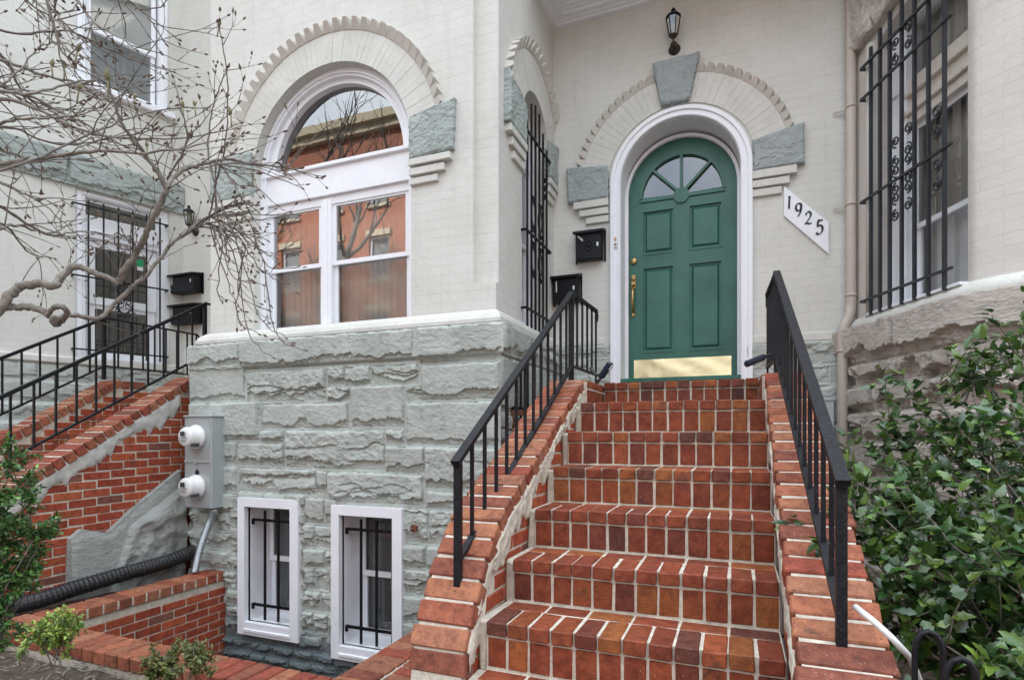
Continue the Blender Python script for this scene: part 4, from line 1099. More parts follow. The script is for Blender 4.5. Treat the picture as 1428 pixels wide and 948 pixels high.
# plan path: straight window face then a curve
def rpath(s):
    """returns point, outward normal"""
    if s<1.118: p=FR(s,0,0); return p,FR.N.copy(),RU.copy()
    r=.95; a=(s-1.118)/r; a=min(a,1.35); p0=FR(1.118,0,0); c=p0-FR.N*r
    # first a jump towards the street-facing side
    n=Matrix.Rotation(a*1.0+.35,3,'Z')@FR.N; n0=Matrix.Rotation(.35,3,'Z')@FR.N
    c=p0-n0*r
    p=c+n*r; t=Matrix.Rotation(PI/2,3,'Z')@n
    e=(s-1.118)/r-a
    if e>0: p=p+t*(e*r)
    return p,n,t
def rmap(s,h,z,off=0):
    p,n,t=rpath(s); q=p+n*(h+off); q.z=z; return q
mb=MB(FR)
op=[(.285,.84),(1.118,.84),(1.118,2.84)]+[(1.118+(.285-1.118)*i/10,2.84+.07*math.sin(PI*i/10)) for i in range(1,10)]+[(.285,2.84)]
mb.prism([(-.12,.80),(1.118+.001,.80),(1.118+.001,ZT),(-.12,ZT)],-.20,0,holes=[[(a,b) if a<1.117 else (1.1175,b) for a,b in op]])
build(mb,'wall',M_WALLP,rh,uv=True)
mb=MB(FR); vs=[];n=60; s0=1.118;s1=4.5
for i in range(n+1):
    s=s0+(s1-s0)*i/n; p,nn,t=rpath(s); vs+=[tuple(p+Vector((0,0,.80))),tuple(p+Vector((0,0,ZT)))]
p,nn,t=rpath(1.1181); vs+=[tuple(p-nn*.24+Vector((0,0,.8))),tuple(p-nn*.24+Vector((0,0,ZT)))]
fs=[(2*i,2*i+2,2*i+3,2*i+1) for i in range(n)]+[(0,1,2*n+3,2*n+2)]
mb.add(vs,fs,smooth=True,raw=True)
o=build(mb,'wall',M_WALLP,rh,recalc=False)
# uv along the path
ul=o.data.uv_layers.new(name='UVMap')
for p in o.data.polygons:
    for li in p.loop_indices:
        vi=o.data.loops[li].vertex_index; co=o.data.vertices[vi].co+root_loc(rh)
        s=s0+(s1-s0)*(vi//2)/n if vi<2*n+2 else s0-.24
        ul.data[li].uv=(s,co.z)
    p.use_smooth = (p.vertices[0]!=0 or len([v for v in p.vertices if v>2*n+1])==0)
# rounded bead at the left jamb of the opening
mb=MB(); mb.tube([tuple(FR(.245,.0,.84)),tuple(FR(.245,.0,2.86))],.045,16,raw=True); build(mb,'jamb_bead',M_PAINTD,rh)
# stone arch over the window
mb=MB(FR)
nn_=16
for k in range(4):
    a0=.03+(1.25-.03)*k/4; a1=.03+(1.25-.03)*(k+1)/4-.008
    zl=2.86+.11*math.sin(PI*min(1,max(0,(a0-.15)/.97))); zr=2.86+.11*math.sin(PI*min(1,max(0,(a1-.15)/.97)))
    quadstone('stone_arch',FR,[(a0,zl+(.05 if k==0 else 0)),(a1,zr),(a1,3.45),(a0,3.38)],.075,M_BROWN,rh,40+k,rough=.03,back=-.16)
# white sill band around
mb=MB(); vs=[]; prof=[(-.05,.79),(.06,.79),(.068,.81),(.060,.85),(.03,.885),(-.0,.90),(-.05,.90)]
path=[]
for i in range(60):
    s=-.15+ (4.4)*i/59
    if s>1.118-.05 or s<.30:
        pass
    p,n2,t=rpath(s); path.append(((p.x,p.y),(n2.x,n2.y)))
sweep(mb,path,[(a,b-.02 if True else b) for a,b in prof]); build(mb,'water_table',M_PAINT,rh,shade=True)
mb=MB(FR); mb.cbox(.24,1.118,-.16,.05,.865,.885,.004); build(mb,'window_sill',M_WHITE,rh)
RR=coursed(-.2,4.4,-1.5,.15,.22,.32,.35,.7,61,.008)+coursed(-.2,4.4,.15,.52,.16,.20,.3,.6,62,.008)+[(-.2,.53,.62,.80),(.635,.53,1.5,.80),(1.515,.53,2.4,.80),(2.415,.53,3.4,.80)]
rockwall('stone_base',lambda s,h,z:rmap(s,h*1.0+.012+(.03 if z>.53 else 0),z),-.16,3.6,-1.45,.79,RR,.085,M_BROWN,rh,.012,ledge=1.2,seed=63)
# its window
mb=MB(FR)
mb.prism(rect(.285,1.12,.86,2.92),-.20,-.09,holes=[[(.47,.90),(1.10,.90),(1.10,2.84),(.47,2.84)]])
mb.prism(rect(.30,.45,.88,2.90),-.10,-.075,holes=[rect(.34,.41,.93,2.40)])
rw=build(mb,'barred_window',M_WHITE,rh)
mb=MB(FR)
for z0,z1,w in ((2.13,2.20,-.10),(2.20,2.235,-.075),(2.235,2.33,-.11),(2.33,2.36,-.08),(2.36,2.45,-.105)): mb.cbox(.45,1.12,-.2,w,z0,z1,.004)
build(mb,'transom_moulding',M_CREAM,rw)
dh(rw,FR,.47,1.14,.885,1.43,2.13,-.14,glass=M_GLD)
g=MB(FR); g.add([(.47,-.16,2.44),(1.12,-.16,2.44),(1.12,-.16,2.86),(.47,-.16,2.86)],[(0,1,2,3)]); build(g,'glass',M_GLD,rw,recalc=False)
curtain(rw,FR,.42,1.16,.88,1.45,-.26,M_CURTW,.014,.085); curtain(rw,FR,.42,.86,1.45,2.9,-.27,M_CURT,.014,.085)
mb=MB(FR); mb.box(.2,1.3,-.45,-.43,.8,3.0); build(mb,'room_backdrop',M_ROOM,rw)
mb=MB(); mb.box(.95,4.6,5.3,12,-1.4,ZT); build(mb,'rear_wall',M_PAINT,rh)
vs=[];
mb=MB(); 
for i in range(24):
    p,n2,t=rpath(-.2+4.4*i/23); vs.append((p.x+n2.x*.12,p.y+n2.y*.12))
vs+= [(4.6,5.4),(.84,5.4)]
F_=WORLD; n=len(vs); mb.add([(x,y,ZT) for x,y in vs]+[(x,y,ZT+.35) for x,y in vs],[tuple(range(n)),tuple(n+i for i in range(n))]+[(i,(i+1)%n,n+(i+1)%n,n+i) for i in range(n)],raw=True)
build(mb,'roof',M_PAINT,rh)
us=[.307,.41,.514,.634,.754,.878,1.01]
gz=[2.80,2.86,2.90,2.90,2.90,2.90,2.88]
gr=grille('window_grille',rh,FR,us,[.86]*7,gz,[(2.70,0),(2.47,0),(1.71,0),(.975,0)],.055,.207,1.085,m=M_GRILLE,brk='left',r=.0095)
def c_scroll(u,z,r,dr,sg):
    mb=MB(FR); spiral(mb,FR,(u,z),r,1.45,-sg*PI/2,dr*sg,.055,.0062); build(mb,'scroll',M_GRILLE,gr)
for (u,dr) in ((.574,-1),(.694,1)):
    for (z,sg) in ((2.645,1),(2.535,-1),(1.975,1),(1.84,-1),(1.775,1),(1.655,-1),(1.59,1),(1.475,-1)): c_scroll(u,z+(.03 if dr>0 else 0),.040,dr,sg)
for (z,sg) in ((1.97,1),(1.84,-1),(1.64,1),(1.52,-1)): c_scroll(.944,z,.042,1,sg)

# ================================================================== LEFT HOUSE
lh=thing('left_rowhouse','pale painted brick neighbouring house with two windows behind the bare branches','house',(-6.6,4.6,-1.42))
mb=MB(FL)
mb.prism([(0,.80),(3.2,.80),(3.2,ZT+.4),(0,ZT+.4)],-.22,0,holes=[rect(.15,1.09,.80,2.72),rect(.15,1.09,3.93,5.75)])
build(mb,'wall',M_WALL,lh,uv=True)
mb=MB(FD); mb.box(-6.45,-4.4,-.25,0,-1.42,ZT+.4); build(mb,'door_wall',M_WALL,lh,uv=True)
mb=MB(FL); mb.box(0,3.2,-3.2,-.22,ZT+.2,ZT+.5); mb.box(-.0,3.25,-.4,.12,ZT+.4,ZT+.7); build(mb,'roof',M_PAINT,lh)
FLa=Frame(FL(3.2,0,0),(-1,0,0),(0,-1,0)); mb=MB(FLa); mb.box(0,3.,-.25,0,-1.42,ZT+.4); build(mb,'front_wall',M_WALL,lh,uv=True)
RL=coursed(-.1,3.3,-1.42,.75,.16,.26,.3,.6,71)
rockwall('stone_base',lambda s,h,z:FL(s,h,z),-.02,3.2,-1.42,.76,RL,.03,M_BASE,lh,.022,seed=72)
mb=MB(FL); mb.cbox(0,3.2,-.02,.045,.755,.84,.015); build(mb,'water_table',M_PAINT,lh)
RB=[(-.1,2.73,1.15,3.08),(1.165,2.73,2.3,3.08),(2.315,2.73,3.3,3.08)]
rockwall('stone_lintel',lambda s,h,z:FL(s,h+.02,z),0,3.2,2.73,3.08,RB,.045,M_STONE,lh,.016,seed=74)
def lwin(z0,z1,zm,tr=None,grey=False):
    mb=MB(FL)
    mb.prism(rect(.15,1.09,z0,z1),-.18,-.03,holes=[rect(.25,.99,z0+.06,z1-.06)])
    mb.prism(rect(.17,1.07,z0+.02,z1-.02),-.05,-.015,holes=[rect(.215,1.025,z0+.05,z1-.045)])
    if tr: mb.cbox(.25,.99,-.18,-.06,tr[0],tr[1],.006); mb.cbox(.25,.99,-.15,-.045,tr[0]+.06,tr[0]+.085,.004)
    w=build(mb,'window',M_WHITE,lh)
    top=tr[0] if tr else z1-.06
    dh(w,FL,.27,.97,z0+.05,zm,top,-.10,b=.085 if tr else .045,glass=M_GLD if tr else M_GL,low=M_GLD)
    if tr:
        g=MB(FL); g.add([(.25,-.12,tr[1]),(.99,-.12,tr[1]),(.99,-.12,z1-.05),(.25,-.12,z1-.05)],[(0,1,2,3)]); build(g,'glass',M_GLD,w,recalc=False)
    else: curtain(w,FL,.26,.98,z0,z1,-.20,M_BLIND,.004,.1,'shade')
    mb=MB(FL); mb.box(.1,1.15,-.6,-.58,z0-.1,z1+.1); build(mb,'room_backdrop',M_ROOM,w)
    return w
w=lwin(.80,2.72,1.50,(2.22,2.47)); 
mb=MB(FL); mb.cbox(.40,.47,-.11,-.105,2.01,2.09,.001); build(mb,'green_sticker',M_GSTK,w)
mb=MB(FL); mb.cbox(.405,.465,-.11,-.104,1.96,2.005,.001); build(mb,'white_sticker',M_PLASTW,w)
w2=lwin(3.93,5.75,4.62)
mb=MB(FL); mb.cbox(.10,1.14,-.05,.06,3.86,3.93,.008); build(mb,'window_sill',M_WHITE,lh)
us=[.27+.142*i for i in range(6)]
grl=grille('window_grille',lh,FL,us,[.86]*6,[2.60]*6,[(2.53,0),(1.74,0),(.93,0)],.05,.19,1.12,r=.0075)
mb=MB(FL)
for sg in (-1,1):
    pts=[(.64+sg*.0,.05,2.13)]+[(.64+sg*(.10*math.sin(t)),.05,2.13+.09*(1-math.cos(t))) for t in (0.4,.8,1.2,1.6,2.0)]
    mb.tube(pts,.006,6); spiral(mb,FL,(.64+sg*.055,2.27),.042,1.3,0 if sg>0 else PI,sg,.05,.006)
build(mb,'scroll',M_IRON,grl)
build(scrollwork(FL,.64,1.35,1.75,.05,.07),'scroll',M_IRON,grl)
mb=MB(FL)
for i in range(6):
    t=PI/3*i; spiral(mb,FL,(.64+.07*math.cos(t),1.42+.07*math.sin(t)),.04,1.2,t,1,.05,.005)
build(mb,'scroll',M_IRON,grl)

# ---- neighbour's staircase
ns=thing('neighbour_staircase','smaller red brick staircase far left, leading up behind the stone bay','staircase',(-5.4,3.2,-1.42))
CN=[(4.3,.53),(3.86,.53),(1.9,-.70),(1.2,-1.12),(1.1,-1.25)]
mb,p=cheek(CN,-4.97,-4.75,'cheek_wall',-1.45,5.1,tilt=.035); build(mb,'cheek_wall',[M_BRICKW,M_MORTAR],ns,colr=True)
CN2=[(4.3,.55),(3.98,.55),(1.9,-.70),(1.2,-1.12),(1.1,-1.25)]
mb,p=cheek(CN2,-6.22,-6.0,'cheek_wall',-1.45,4.6); build(mb,'cheek_wall',[M_BRICKW,M_MORTAR],ns,colr=True)
mb=MB(); cap_bricks(mb,CN,-4.98,-4.735,.088,.075,PAL_CAP); build(mb,'coping',M_BRICKW,ns,colr=True)
mb=MB(); cap_bricks(mb,CN2,-6.23,-5.99,.088,.075,PAL_CAP); build(mb,'coping',M_BRICKW,ns,colr=True)
for k in range(0,10):
    top=.36-.18*k; y=3.95-.28*k; mb=MB(); mb.box(-6.0,-4.97,y+.006,(y+.31) if k else 5.09,max(-1.45,top-.22),top-.004,1)
    for i in range(12):
        a=-6.0+.0858*i; mb.cbox(a+.004,a+.082,y-.01,y+.17,top-.052,top,.005,0,bc(PAL_STEP),.001); mb.cbox(a+.004,a+.082,y+.002,y+.05,top-.174,top-.062,.004,0,bc(PAL_STEP),.001)
    build(mb,'step',[M_BRICK,M_MORTAR],ns,colr=True)
# pale cement under the coping of the near cheek
mb=MB(); vs=[]; n=120;m=6
for i in range(n+1):
    y=2.0+(3.72-2.0)*i/n; zt=capz(CN,y)-.06; dd=.04+.20*float(fbm(np.array([y*9.]),np.array([3.3]),4,5)[0])**1.5*1.6
    for j in range(m+1):
        h=-.004 if j in (0,m) else .003+.014*float(fbm(np.array([y*22]),np.array([j*.9]),8,4)[0]); vs.append((-4.748+h,y,zt-dd*j/m))
mb.add(vs,[(i*(m+1)+j,i*(m+1)+j+1,(i+1)*(m+1)+j+1,(i+1)*(m+1)+j) for i in range(n) for j in range(m)],smooth=True,raw=True)
build(mb,'cement_patch',M_PATCH,ns,recalc=False)
railing('thin black railing along the near coping of the far left staircase',(-4.86,1.30,-.42),(-4.86,4.09,1.277),(-4.86,4.60,1.277),0,19,m=M_IRON,botz=(-.88,.775,.53,.53),newelbot=-1.05,wide=.014,level_bal=4)
railing('thin black railing on the far side of the far left staircase',(-6.02,1.40,-.27),(-6.02,3.88,1.18),(-6.02,4.95,1.18),0,17,m=M_IRON,botz=(-.78,.69,.55,.36),newelbot=-1.0,wide=.014,level_bal=8)
# painted stone wing wall left of the meters
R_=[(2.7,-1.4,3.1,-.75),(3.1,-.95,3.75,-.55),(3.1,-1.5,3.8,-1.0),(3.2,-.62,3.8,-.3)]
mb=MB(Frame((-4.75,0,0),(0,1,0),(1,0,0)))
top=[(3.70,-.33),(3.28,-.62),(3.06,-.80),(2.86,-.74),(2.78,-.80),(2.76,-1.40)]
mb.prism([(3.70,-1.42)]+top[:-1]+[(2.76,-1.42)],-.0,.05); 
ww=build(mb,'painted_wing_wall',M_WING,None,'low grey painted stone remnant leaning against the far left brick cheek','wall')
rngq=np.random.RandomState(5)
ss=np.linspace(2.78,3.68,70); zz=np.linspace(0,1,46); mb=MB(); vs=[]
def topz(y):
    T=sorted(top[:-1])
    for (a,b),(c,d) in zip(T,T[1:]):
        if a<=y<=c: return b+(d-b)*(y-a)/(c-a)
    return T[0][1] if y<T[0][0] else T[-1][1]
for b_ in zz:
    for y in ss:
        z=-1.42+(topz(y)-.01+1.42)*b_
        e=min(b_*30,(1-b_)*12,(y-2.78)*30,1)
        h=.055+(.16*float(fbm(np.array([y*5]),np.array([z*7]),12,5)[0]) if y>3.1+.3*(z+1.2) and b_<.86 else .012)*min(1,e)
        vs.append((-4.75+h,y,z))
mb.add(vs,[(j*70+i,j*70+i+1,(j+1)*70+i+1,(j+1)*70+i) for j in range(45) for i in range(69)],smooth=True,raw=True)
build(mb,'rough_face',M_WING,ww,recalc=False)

# ================================================================== AREAWAY, GROUND
aw=thing('areaway_wall','low red brick retaining wall around the sunken basement areaway','wall',(-3,2.9,-2.7))
# left wall (faces +X)
mb=MB(Frame((-4.16,0,0),(0,1,0),(1,0,0)))
mb.prism([(2.25,-2.7),(3.70,-2.7),(3.70,-1.215),(2.25,-1.215)],-.20,-.004,1)
brick_face(mb,2.27,3.70,-2.62,-1.285,.003,PAL_WALL); mb.F=WORLD
build(mb,'side_wall',[M_BRICKW,M_MORTAR],aw,colr=True)
mb=MB()
y=2.46
while y<3.68: mb.cbox(-4.365,-4.145,y,min(3.69,y+.094),-1.275,-1.20+random.uniform(-.002,.002),.006,0,bc(PAL_CAP),.0015); y+=.105
build(mb,'coping',[M_BRICKW,M_MORTAR],aw,colr=True)
mb=MB(); mb.box(-4.36,-4.15,2.26,3.69,-1.27,-1.210); build(mb,'mortar_bed',M_MORTAR,aw)
# front wall
mb=MB(); mb.box(-4.36,-1.16,2.10,2.26,-2.7,-1.212,1)
x=-4.10
while x<-1.8: mb.cbox(x,x+.088,2.07,2.28,-1.275,-1.198+random.uniform(-.0015,.0015),.006,0,bc(PAL_CAP),.0015); x+=.0985
x=-4.37
mb.cbox(-4.40,-4.11,2.05,2.14,-1.275,-1.199,.006,0,bc(PAL_CAP)); mb.cbox(-4.42,-4.12,2.15,2.24,-1.275,-1.197,.006,0,bc(PAL_CAP)); mb.cbox(-4.40,-4.12,2.25,2.34,-1.275,-1.200,.006,0,bc(PAL_CAP)); mb.cbox(-4.38,-4.12,2.35,2.445,-1.275,-1.199,.006,0,bc(PAL_CAP))
mb.F=Frame((0,2.09,0),(1,0,0),(0,-1,0)); mb.box(-4.36,-1.16,-.0,.012,-1.5,-1.28,1); mb.F=WORLD
mb.F=Frame((0,2.262,0),(1,0,0),(0,1,0)); brick_face(mb,-4.15,-1.85,-2.62,-1.285,.003,PAL_WALL); mb.F=WORLD
build(mb,'front_wall',[M_BRICKW,M_MORTAR],aw,colr=True)
# right wall along the staircase
mb=MB(); mb.box(-1.84,-1.155,2.26,3.2,-2.7,-1.212,1)
y=1.72
while y<3.25:
    mb.cbox(-1.84,-1.635,y,y+.09,-1.275,-1.20+random.uniform(-.002,.002),.006,0,bc(PAL_CAP),.002)
    mb.cbox(-1.62,-1.395,y+.02,y+.11,-1.285,-1.205+random.uniform(-.002,.002),.006,0,bc(PAL_CAP),.002)
    mb.cbox(-1.385,-1.165,y,y+.09,-1.285,-1.210,.006,0,bc(PAL_CAP),.002); y+=.1
mb.F=Frame((-1.84,0,0),(0,1,0),(-1,0,0)); brick_face(mb,2.28,3.2,-2.62,-1.285,.003,PAL_WALL); mb.F=WORLD
build(mb,'right_wall',[M_BRICKW,M_MORTAR],aw,colr=True)
mb=MB(); mb.box(-4.2,-.8,2.2,6.0,-2.74,-2.70); build(mb,'areaway_floor',M_CONC,kind='structure')
mb=MB(); mb.box(-1.9,-.9,5.105,5.35,-2.74,-.12); build(mb,'foundation_wall',M_BASE,house)
mb=MB(); mb.box(-1.139,-.95,3.9,5.104,-2.74,-1.425); build(mb,'landing_footing',M_CONC,st)

def sheet(name,outer,holes,z,m,kind='structure'):
    mb=MB(); loops=[outer]+holes
    flat=[p for l in loops for p in l]; tri=tessellate_polygon([[Vector((a,b,0)) for a,b in l] for l in loops])
    mb.add([(a,b,z) for a,b in flat],[tuple(t) for t in tri],raw=True)
    return build(mb,name,m,kind=kind,recalc=False)
sheet('ground',[(-400,-400),(400,-400),(400,400),(-400,400)],[[(-4.16,2.25),(-1.16,2.25),(-1.16,5.1),(-1.6,5.1),(-1.6,4.4),(-4.16,4.4)]],-1.42,M_SOIL)
def slab(name,x0,x1,y0,y1,z0,z1,m): 
    mb=MB(); mb.box(x0,x1,y0,y1,z0,z1); return build(mb,name,m,kind='structure')
slab('front_path',-.95,.2,-.9,1.0,-1.44,-1.405,M_PAVE)
slab('pavement',-60,60,-3.4,-.9,-1.44,-1.40,M_PAVE)
slab('road',-60,60,-9.6,-3.4,-1.5,-1.416,M_ROAD) 
slab('kerb',-60,60,-3.52,-3.4,-1.5,-1.398,M_CONC)
slab('far_pavement',-60,60,-12.0,-9.6,-1.5,-1.40,M_PAVE)
# garden bed of bumpy soil on the left
mb=MB(); n=90;vs=[]
X0,X1,Y0,Y1=-5.4,-1.2,.5,3.75
for j in range(n+1):
    for i in range(n+1):
        x=X0+(X1-X0)*i/n; y=Y0+(Y1-Y0)*j/n
        z=-1.31+.05*(float(fbm(np.array([x*4]),np.array([y*4]),2,5)[0])-.4)
        if x>-4.36 and y>2.07: z=-1.55
        if x<-4.37 and y>2.3: z+=.03
        vs.append((x,y,z))
mb.add(vs,[(j*(n+1)+i,j*(n+1)+i+1,(j+1)*(n+1)+i+1,(j+1)*(n+1)+i) for j in range(n) for i in range(n) if not (X0+(X1-X0)*(i+.5)/n>-4.34 and Y0+(Y1-Y0)*(j+.5)/n>2.12)],smooth=True,raw=True)
build(mb,'garden_soil',M_SOIL,kind='structure',recalc=False)
mb=MB(); rg=random.Random(4)
for i in range(1500):
    x=rg.uniform(-5.3,-1.9); y=rg.uniform(.8,2.1) if x>-4.4 else rg.uniform(.8,3.2); a=rg.uniform(0,PI); l=rg.uniform(.015,.06)
    z=-1.31+.03; 
    mb.tube([(x,y,z+rg.uniform(-.01,.015)),(x+l*math.cos(a),y+l*math.sin(a),z+rg.uniform(-.01,.02))],rg.uniform(.002,.005),4,raw=True)
build(mb,'bark_mulch',M_BARK,None,kind='stuff',label='loose brown bark mulch and twigs over the soil of the front bed',cat='mulch')

# black corrugated drain hose
cp=spline([(-5.6,1.7,-1.22),(-4.95,2.1,-1.20),(-4.62,2.42,-1.185),(-4.58,2.75,-1.15),(-4.56,3.1,-1.12),(-4.50,3.38,-1.09),(-4.49,3.66,-1.05)],44)
pts=[tuple(p) for p in cp]
mb=MB(); mb.tube(pts,[.060 if (i//2)%2 else .0565 for i in range(len(pts))],16,raw=True,smooth=False)
build(mb,'drain_hose',M_RUBBER,None,'black corrugated drain hose lying behind the low brick wall','hose')

# hoop-top border fence by the right side of the stairs and a white pipe
hf=thing('hoop_fence','low black hoop-top iron edging at the foot of the evergreen bush','fence',(.5,1.2,-1.42))
for i in range(7):
    y=1.62-.17*i; x=.395+.012*i
    mb=MB(); p=[(x,y,-1.42),(x,y,-.52)]+[(x+.028-.028*math.cos(a),y-.02*math.sin(a)*0,-.52+.05*math.sin(a)) for a in (0.5,1.0,1.57,2.1,2.6)]+[(x+.056,y,-.52),(x+.056,y,-1.42)]
    mb.tube(p,.0068,8,raw=True); build(mb,'hoop',M_IRON,hf)
mb=MB(); mb.bar((.40,1.66,-.95),(.48,.58,-.95),.006,.010); build(mb,'fence_rail',M_IRON,hf)
pipeline(spline([(.30,1.80,-.475),(.345,1.75,-.505),(.39,1.74,-.55),(.45,1.85,-.64),(.55,2.1,-.9),(.55,2.1,-1.4)],6),.0085,'white_pipe',M_PLASTW,None,label='thin white plastic pipe poking out beside the right railing foot',cat='pipe')

# ================================================================== VEGETATION
SY,CY=math.sin(math.atan(314/793)),math.cos(math.atan(314/793))
def pt(u,v,d):
    a=(u-714)/793*d; b=(604-v)/793*d
    return Vector((a*CY-d*SY, a*SY+d*CY, b))
tree=thing('magnolia_tree','bare magnolia tree with fuzzy buds spreading branches across the upper left','tree',(-4.3,.35,-1.35))
trunk=MB(); limbs=MB(); tw=MB(); buds=MB()
base=Vector((-4.3,.35,-1.4))
fork=pt(-60,455,2.6)
trunk.tube([tuple(p) for p in spline([base,base+Vector((.1,.1,.6)),fork+Vector((-.25,-.1,-.35)),fork],6)],[.075-.032*i/18 for i in range(19)],12,raw=True)
crownb=pt(-260,250,2.7)
trunk.tube([tuple(p) for p in spline([base+Vector((.1,.1,.6)),base+Vector((.15,.15,1.1)),crownb],6)],[.06-.025*i/12 for i in range(13)],12,raw=True)
build(trunk,'trunk',M_BARK,tree)
R=random.Random(11)
def bud(mb,p,d,l,r):
    d=d.normalized(); mb.lathe(p,d,[(r*.45,0),(r,l*.3),(r*.85,l*.6),(r*.3,l*.92),(.0006,l)],6)
def limb(px,r0,r1,mb=limbs,n=7,kink=.004):
    P=spline([pt(*p) for p in px],n); m=len(P)
    for i in range(1,m-1): P[i]=P[i]+Vector((R.uniform(-kink,kink),R.uniform(-kink,kink),R.uniform(-kink,kink)))
    rr=[(r0+(r1-r0)*i/(m-1))*(1+R.uniform(-.08,.1)) for i in range(m)]
    mb.tube([tuple(p) for p in P],rr,8,raw=True); return P,rr
def twig(p,d,l,r,gen,tip=True):
    """a wandering twig with side spurs and small pointed buds"""
    n=max(3,int(l/.05)); pts=[p.copy()]; d=d.normalized(); q=p.copy()
    for i in range(n):
        d=(d+Vector((R.gauss(0,.15),R.gauss(0,.15),R.gauss(0,.15)+.02))).normalized()
        q=q+d*(l/n); pts.append(q.copy())
        if gen>0 and R.random()<(.30 if gen>1 else .22) and i>0:
            sd=(d+Vector((R.uniform(-1,1),R.uniform(-1,1),R.uniform(-.7,1)))*.8).normalized()
            twig(q,sd,l*R.uniform(.22,.5),r*.62,gen-1)
        elif R.random()<.30: bud(buds,q,(d+Vector((R.uniform(-1,1),R.uniform(-1,1),R.uniform(-1,1)))).normalized(),.010,.0026)
    tw.tube([tuple(x) for x in pts],[r*(1-.55*i/n) for i in range(n+1)],5,raw=True)
    if tip: bud(buds,pts[-1],d,R.uniform(.015,.028),R.uniform(.0035,.0058))
def dress(P,rr,step,lmin,lmax,bias,gen=1,start=2,r=.0026):
    for i in range(start,len(P)-1,step):
        t=(P[i+1]-P[i]).normalized()
        d=(t*.8+Vector((R.uniform(-1,1),R.uniform(-1,1),R.uniform(-1,1)))*.7+bias).normalized()
        twig(P[i],d,R.uniform(lmin,lmax),min(r,rr[i]*.8),gen)
B0=Vector((0,0,0))
D=2.6
A,ra=limb([(-70,465,D),(-10,440,D-.02),(10,415,D),(28,400,D+.02),(56,396,D+.03),(76,398,D+.02),(84,388,D+.05),(106,372,D+.08),(140,384,D+.1),(165,395,D+.12)],.023,.0125)
A2,ra2=limb([(165,396,D+.12),(172,380,D+.1),(187,358,D+.08),(205,322,D+.02),(222,288,D-.03),(233,263,D-.05)],.0145,.0115)
A3,ra3=limb([(233,263,D-.05),(218,238,D-.1),(199,211,D-.15),(180,188,D-.2),(166,165,D-.24),(156,135,D-.27),(150,106,D-.3)],.0105,.0045)
A4,ra4=limb([(233,263,D-.05),(242,248,D),(258,236,D+.03),(285,228,D+.06),(318,222,D+.1),(350,229,D+.12),(385,232,D+.15),(405,228,D+.17),(418,214,D+.18)],.010,.0028)
L1,r1_=limb([(-70,468,D),(0,432,D),(18,428,D+.03),(52,430,D+.05),(70,441,D+.04),(78,446,D+.02)],.0195,.013)
K,_k=limb([(66,440,D),(72,430,D-.03),(86,428,D-.05),(93,434,D-.02),(90,443,D+.03),(80,452,D+.05),(74,449,D+.0)],.010,.012)
L2,r2_=limb([(70,446,D+.02),(92,440,D+.05),(112,440,D+.1),(138,443,D+.15),(156,428,D+.18),(182,402,D+.2),(205,383,D+.22),(232,350,D+.25),(243,336,D+.25),(266,322,D+.28),(292,302,D+.3)],.0118,.0075)
# drooping fan of twigs from the lower limb's end
for e in [(330,300),(345,345),(352,395),(372,432),(398,470),(425,488),(360,465),(335,430),(385,360),(400,395),(415,372),(372,335),(395,300),(345,280),(310,420),(415,300),(320,360),(380,498)]:
    dd=D+.3+R.uniform(-.25,.35)
    m1=(292+(e[0]-292)*.36+R.uniform(-18,22), 302+(e[1]-302)*.30-R.uniform(-4,22), (D+.3+dd)/2)
    m2=(292+(e[0]-292)*.62+R.uniform(-14,10), 302+(e[1]-302)*.85-R.uniform(-10,10), (D+.3+dd*2)/3)
    sx=R.choice([(292,302,D+.3),(284,308,D+.29),(272,317,D+.285),(300,262,D+.25),(262,325,D+.28),(292,302,D+.3)])
    P,rr=limb([sx,m1,m2,(e[0],e[1],dd)],.0040,.0018,tw,5,.006)
    dress(P,rr,2,.05,.15,Vector((.45,0,.1)),1,3,.0021); bud(buds,P[-1],P[-1]-P[-2],.02,.0042)
for e in [(355,250),(330,262),(385,285),(300,330),(318,200),(322,255),(420,262),(448,246)]:
    P,rr=limb([(300,228,D+.06),((300+e[0])/2,(228+e[1])/2-6,D+.1),(e[0],e[1],D+R.uniform(-.1,.3))],.0036,.0018,tw,5,.003)
    dress(P,rr,3,.05,.12,Vector((.2,0,0)),1,3,.0018); bud(buds,P[-1],P[-1]-P[-2],.022,.0045)
dress(A3,ra3,3,.15,.5,Vector((-.1,0,.1)),2,2); dress(A4,ra4,3,.08,.35,Vector((.1,0,-.1)),2,4); dress(A2,ra2,4,.1,.35,B0,2); dress(L2,r2_,5,.08,.3,B0,2,10)
dress(A,ra,8,.1,.4,Vector((0,0,.3)),2,20)
# the tall straight shoot and its neighbours
for px in ([(292,302,D+.3),(300,262,D+.25),(312,210,D+.2),(318,150,D+.15),(315,95,D+.1),(306,40,D+.05)],
           [(300,255,D+.2),(290,215,D+.2),(295,160,D+.2),(306,122,D+.2),(318,95,D+.2)],
           [(233,250,D),(260,200,D-.05),(252,150,D-.1),(242,110,D-.1)]):
    P,rr=limb(px,.0048,.0022,tw,6,.003); dress(P,rr,4,.05,.16,Vector((0,0,.2)),1,3,.002); bud(buds,P[-1],P[-1]-P[-2],.03,.006)
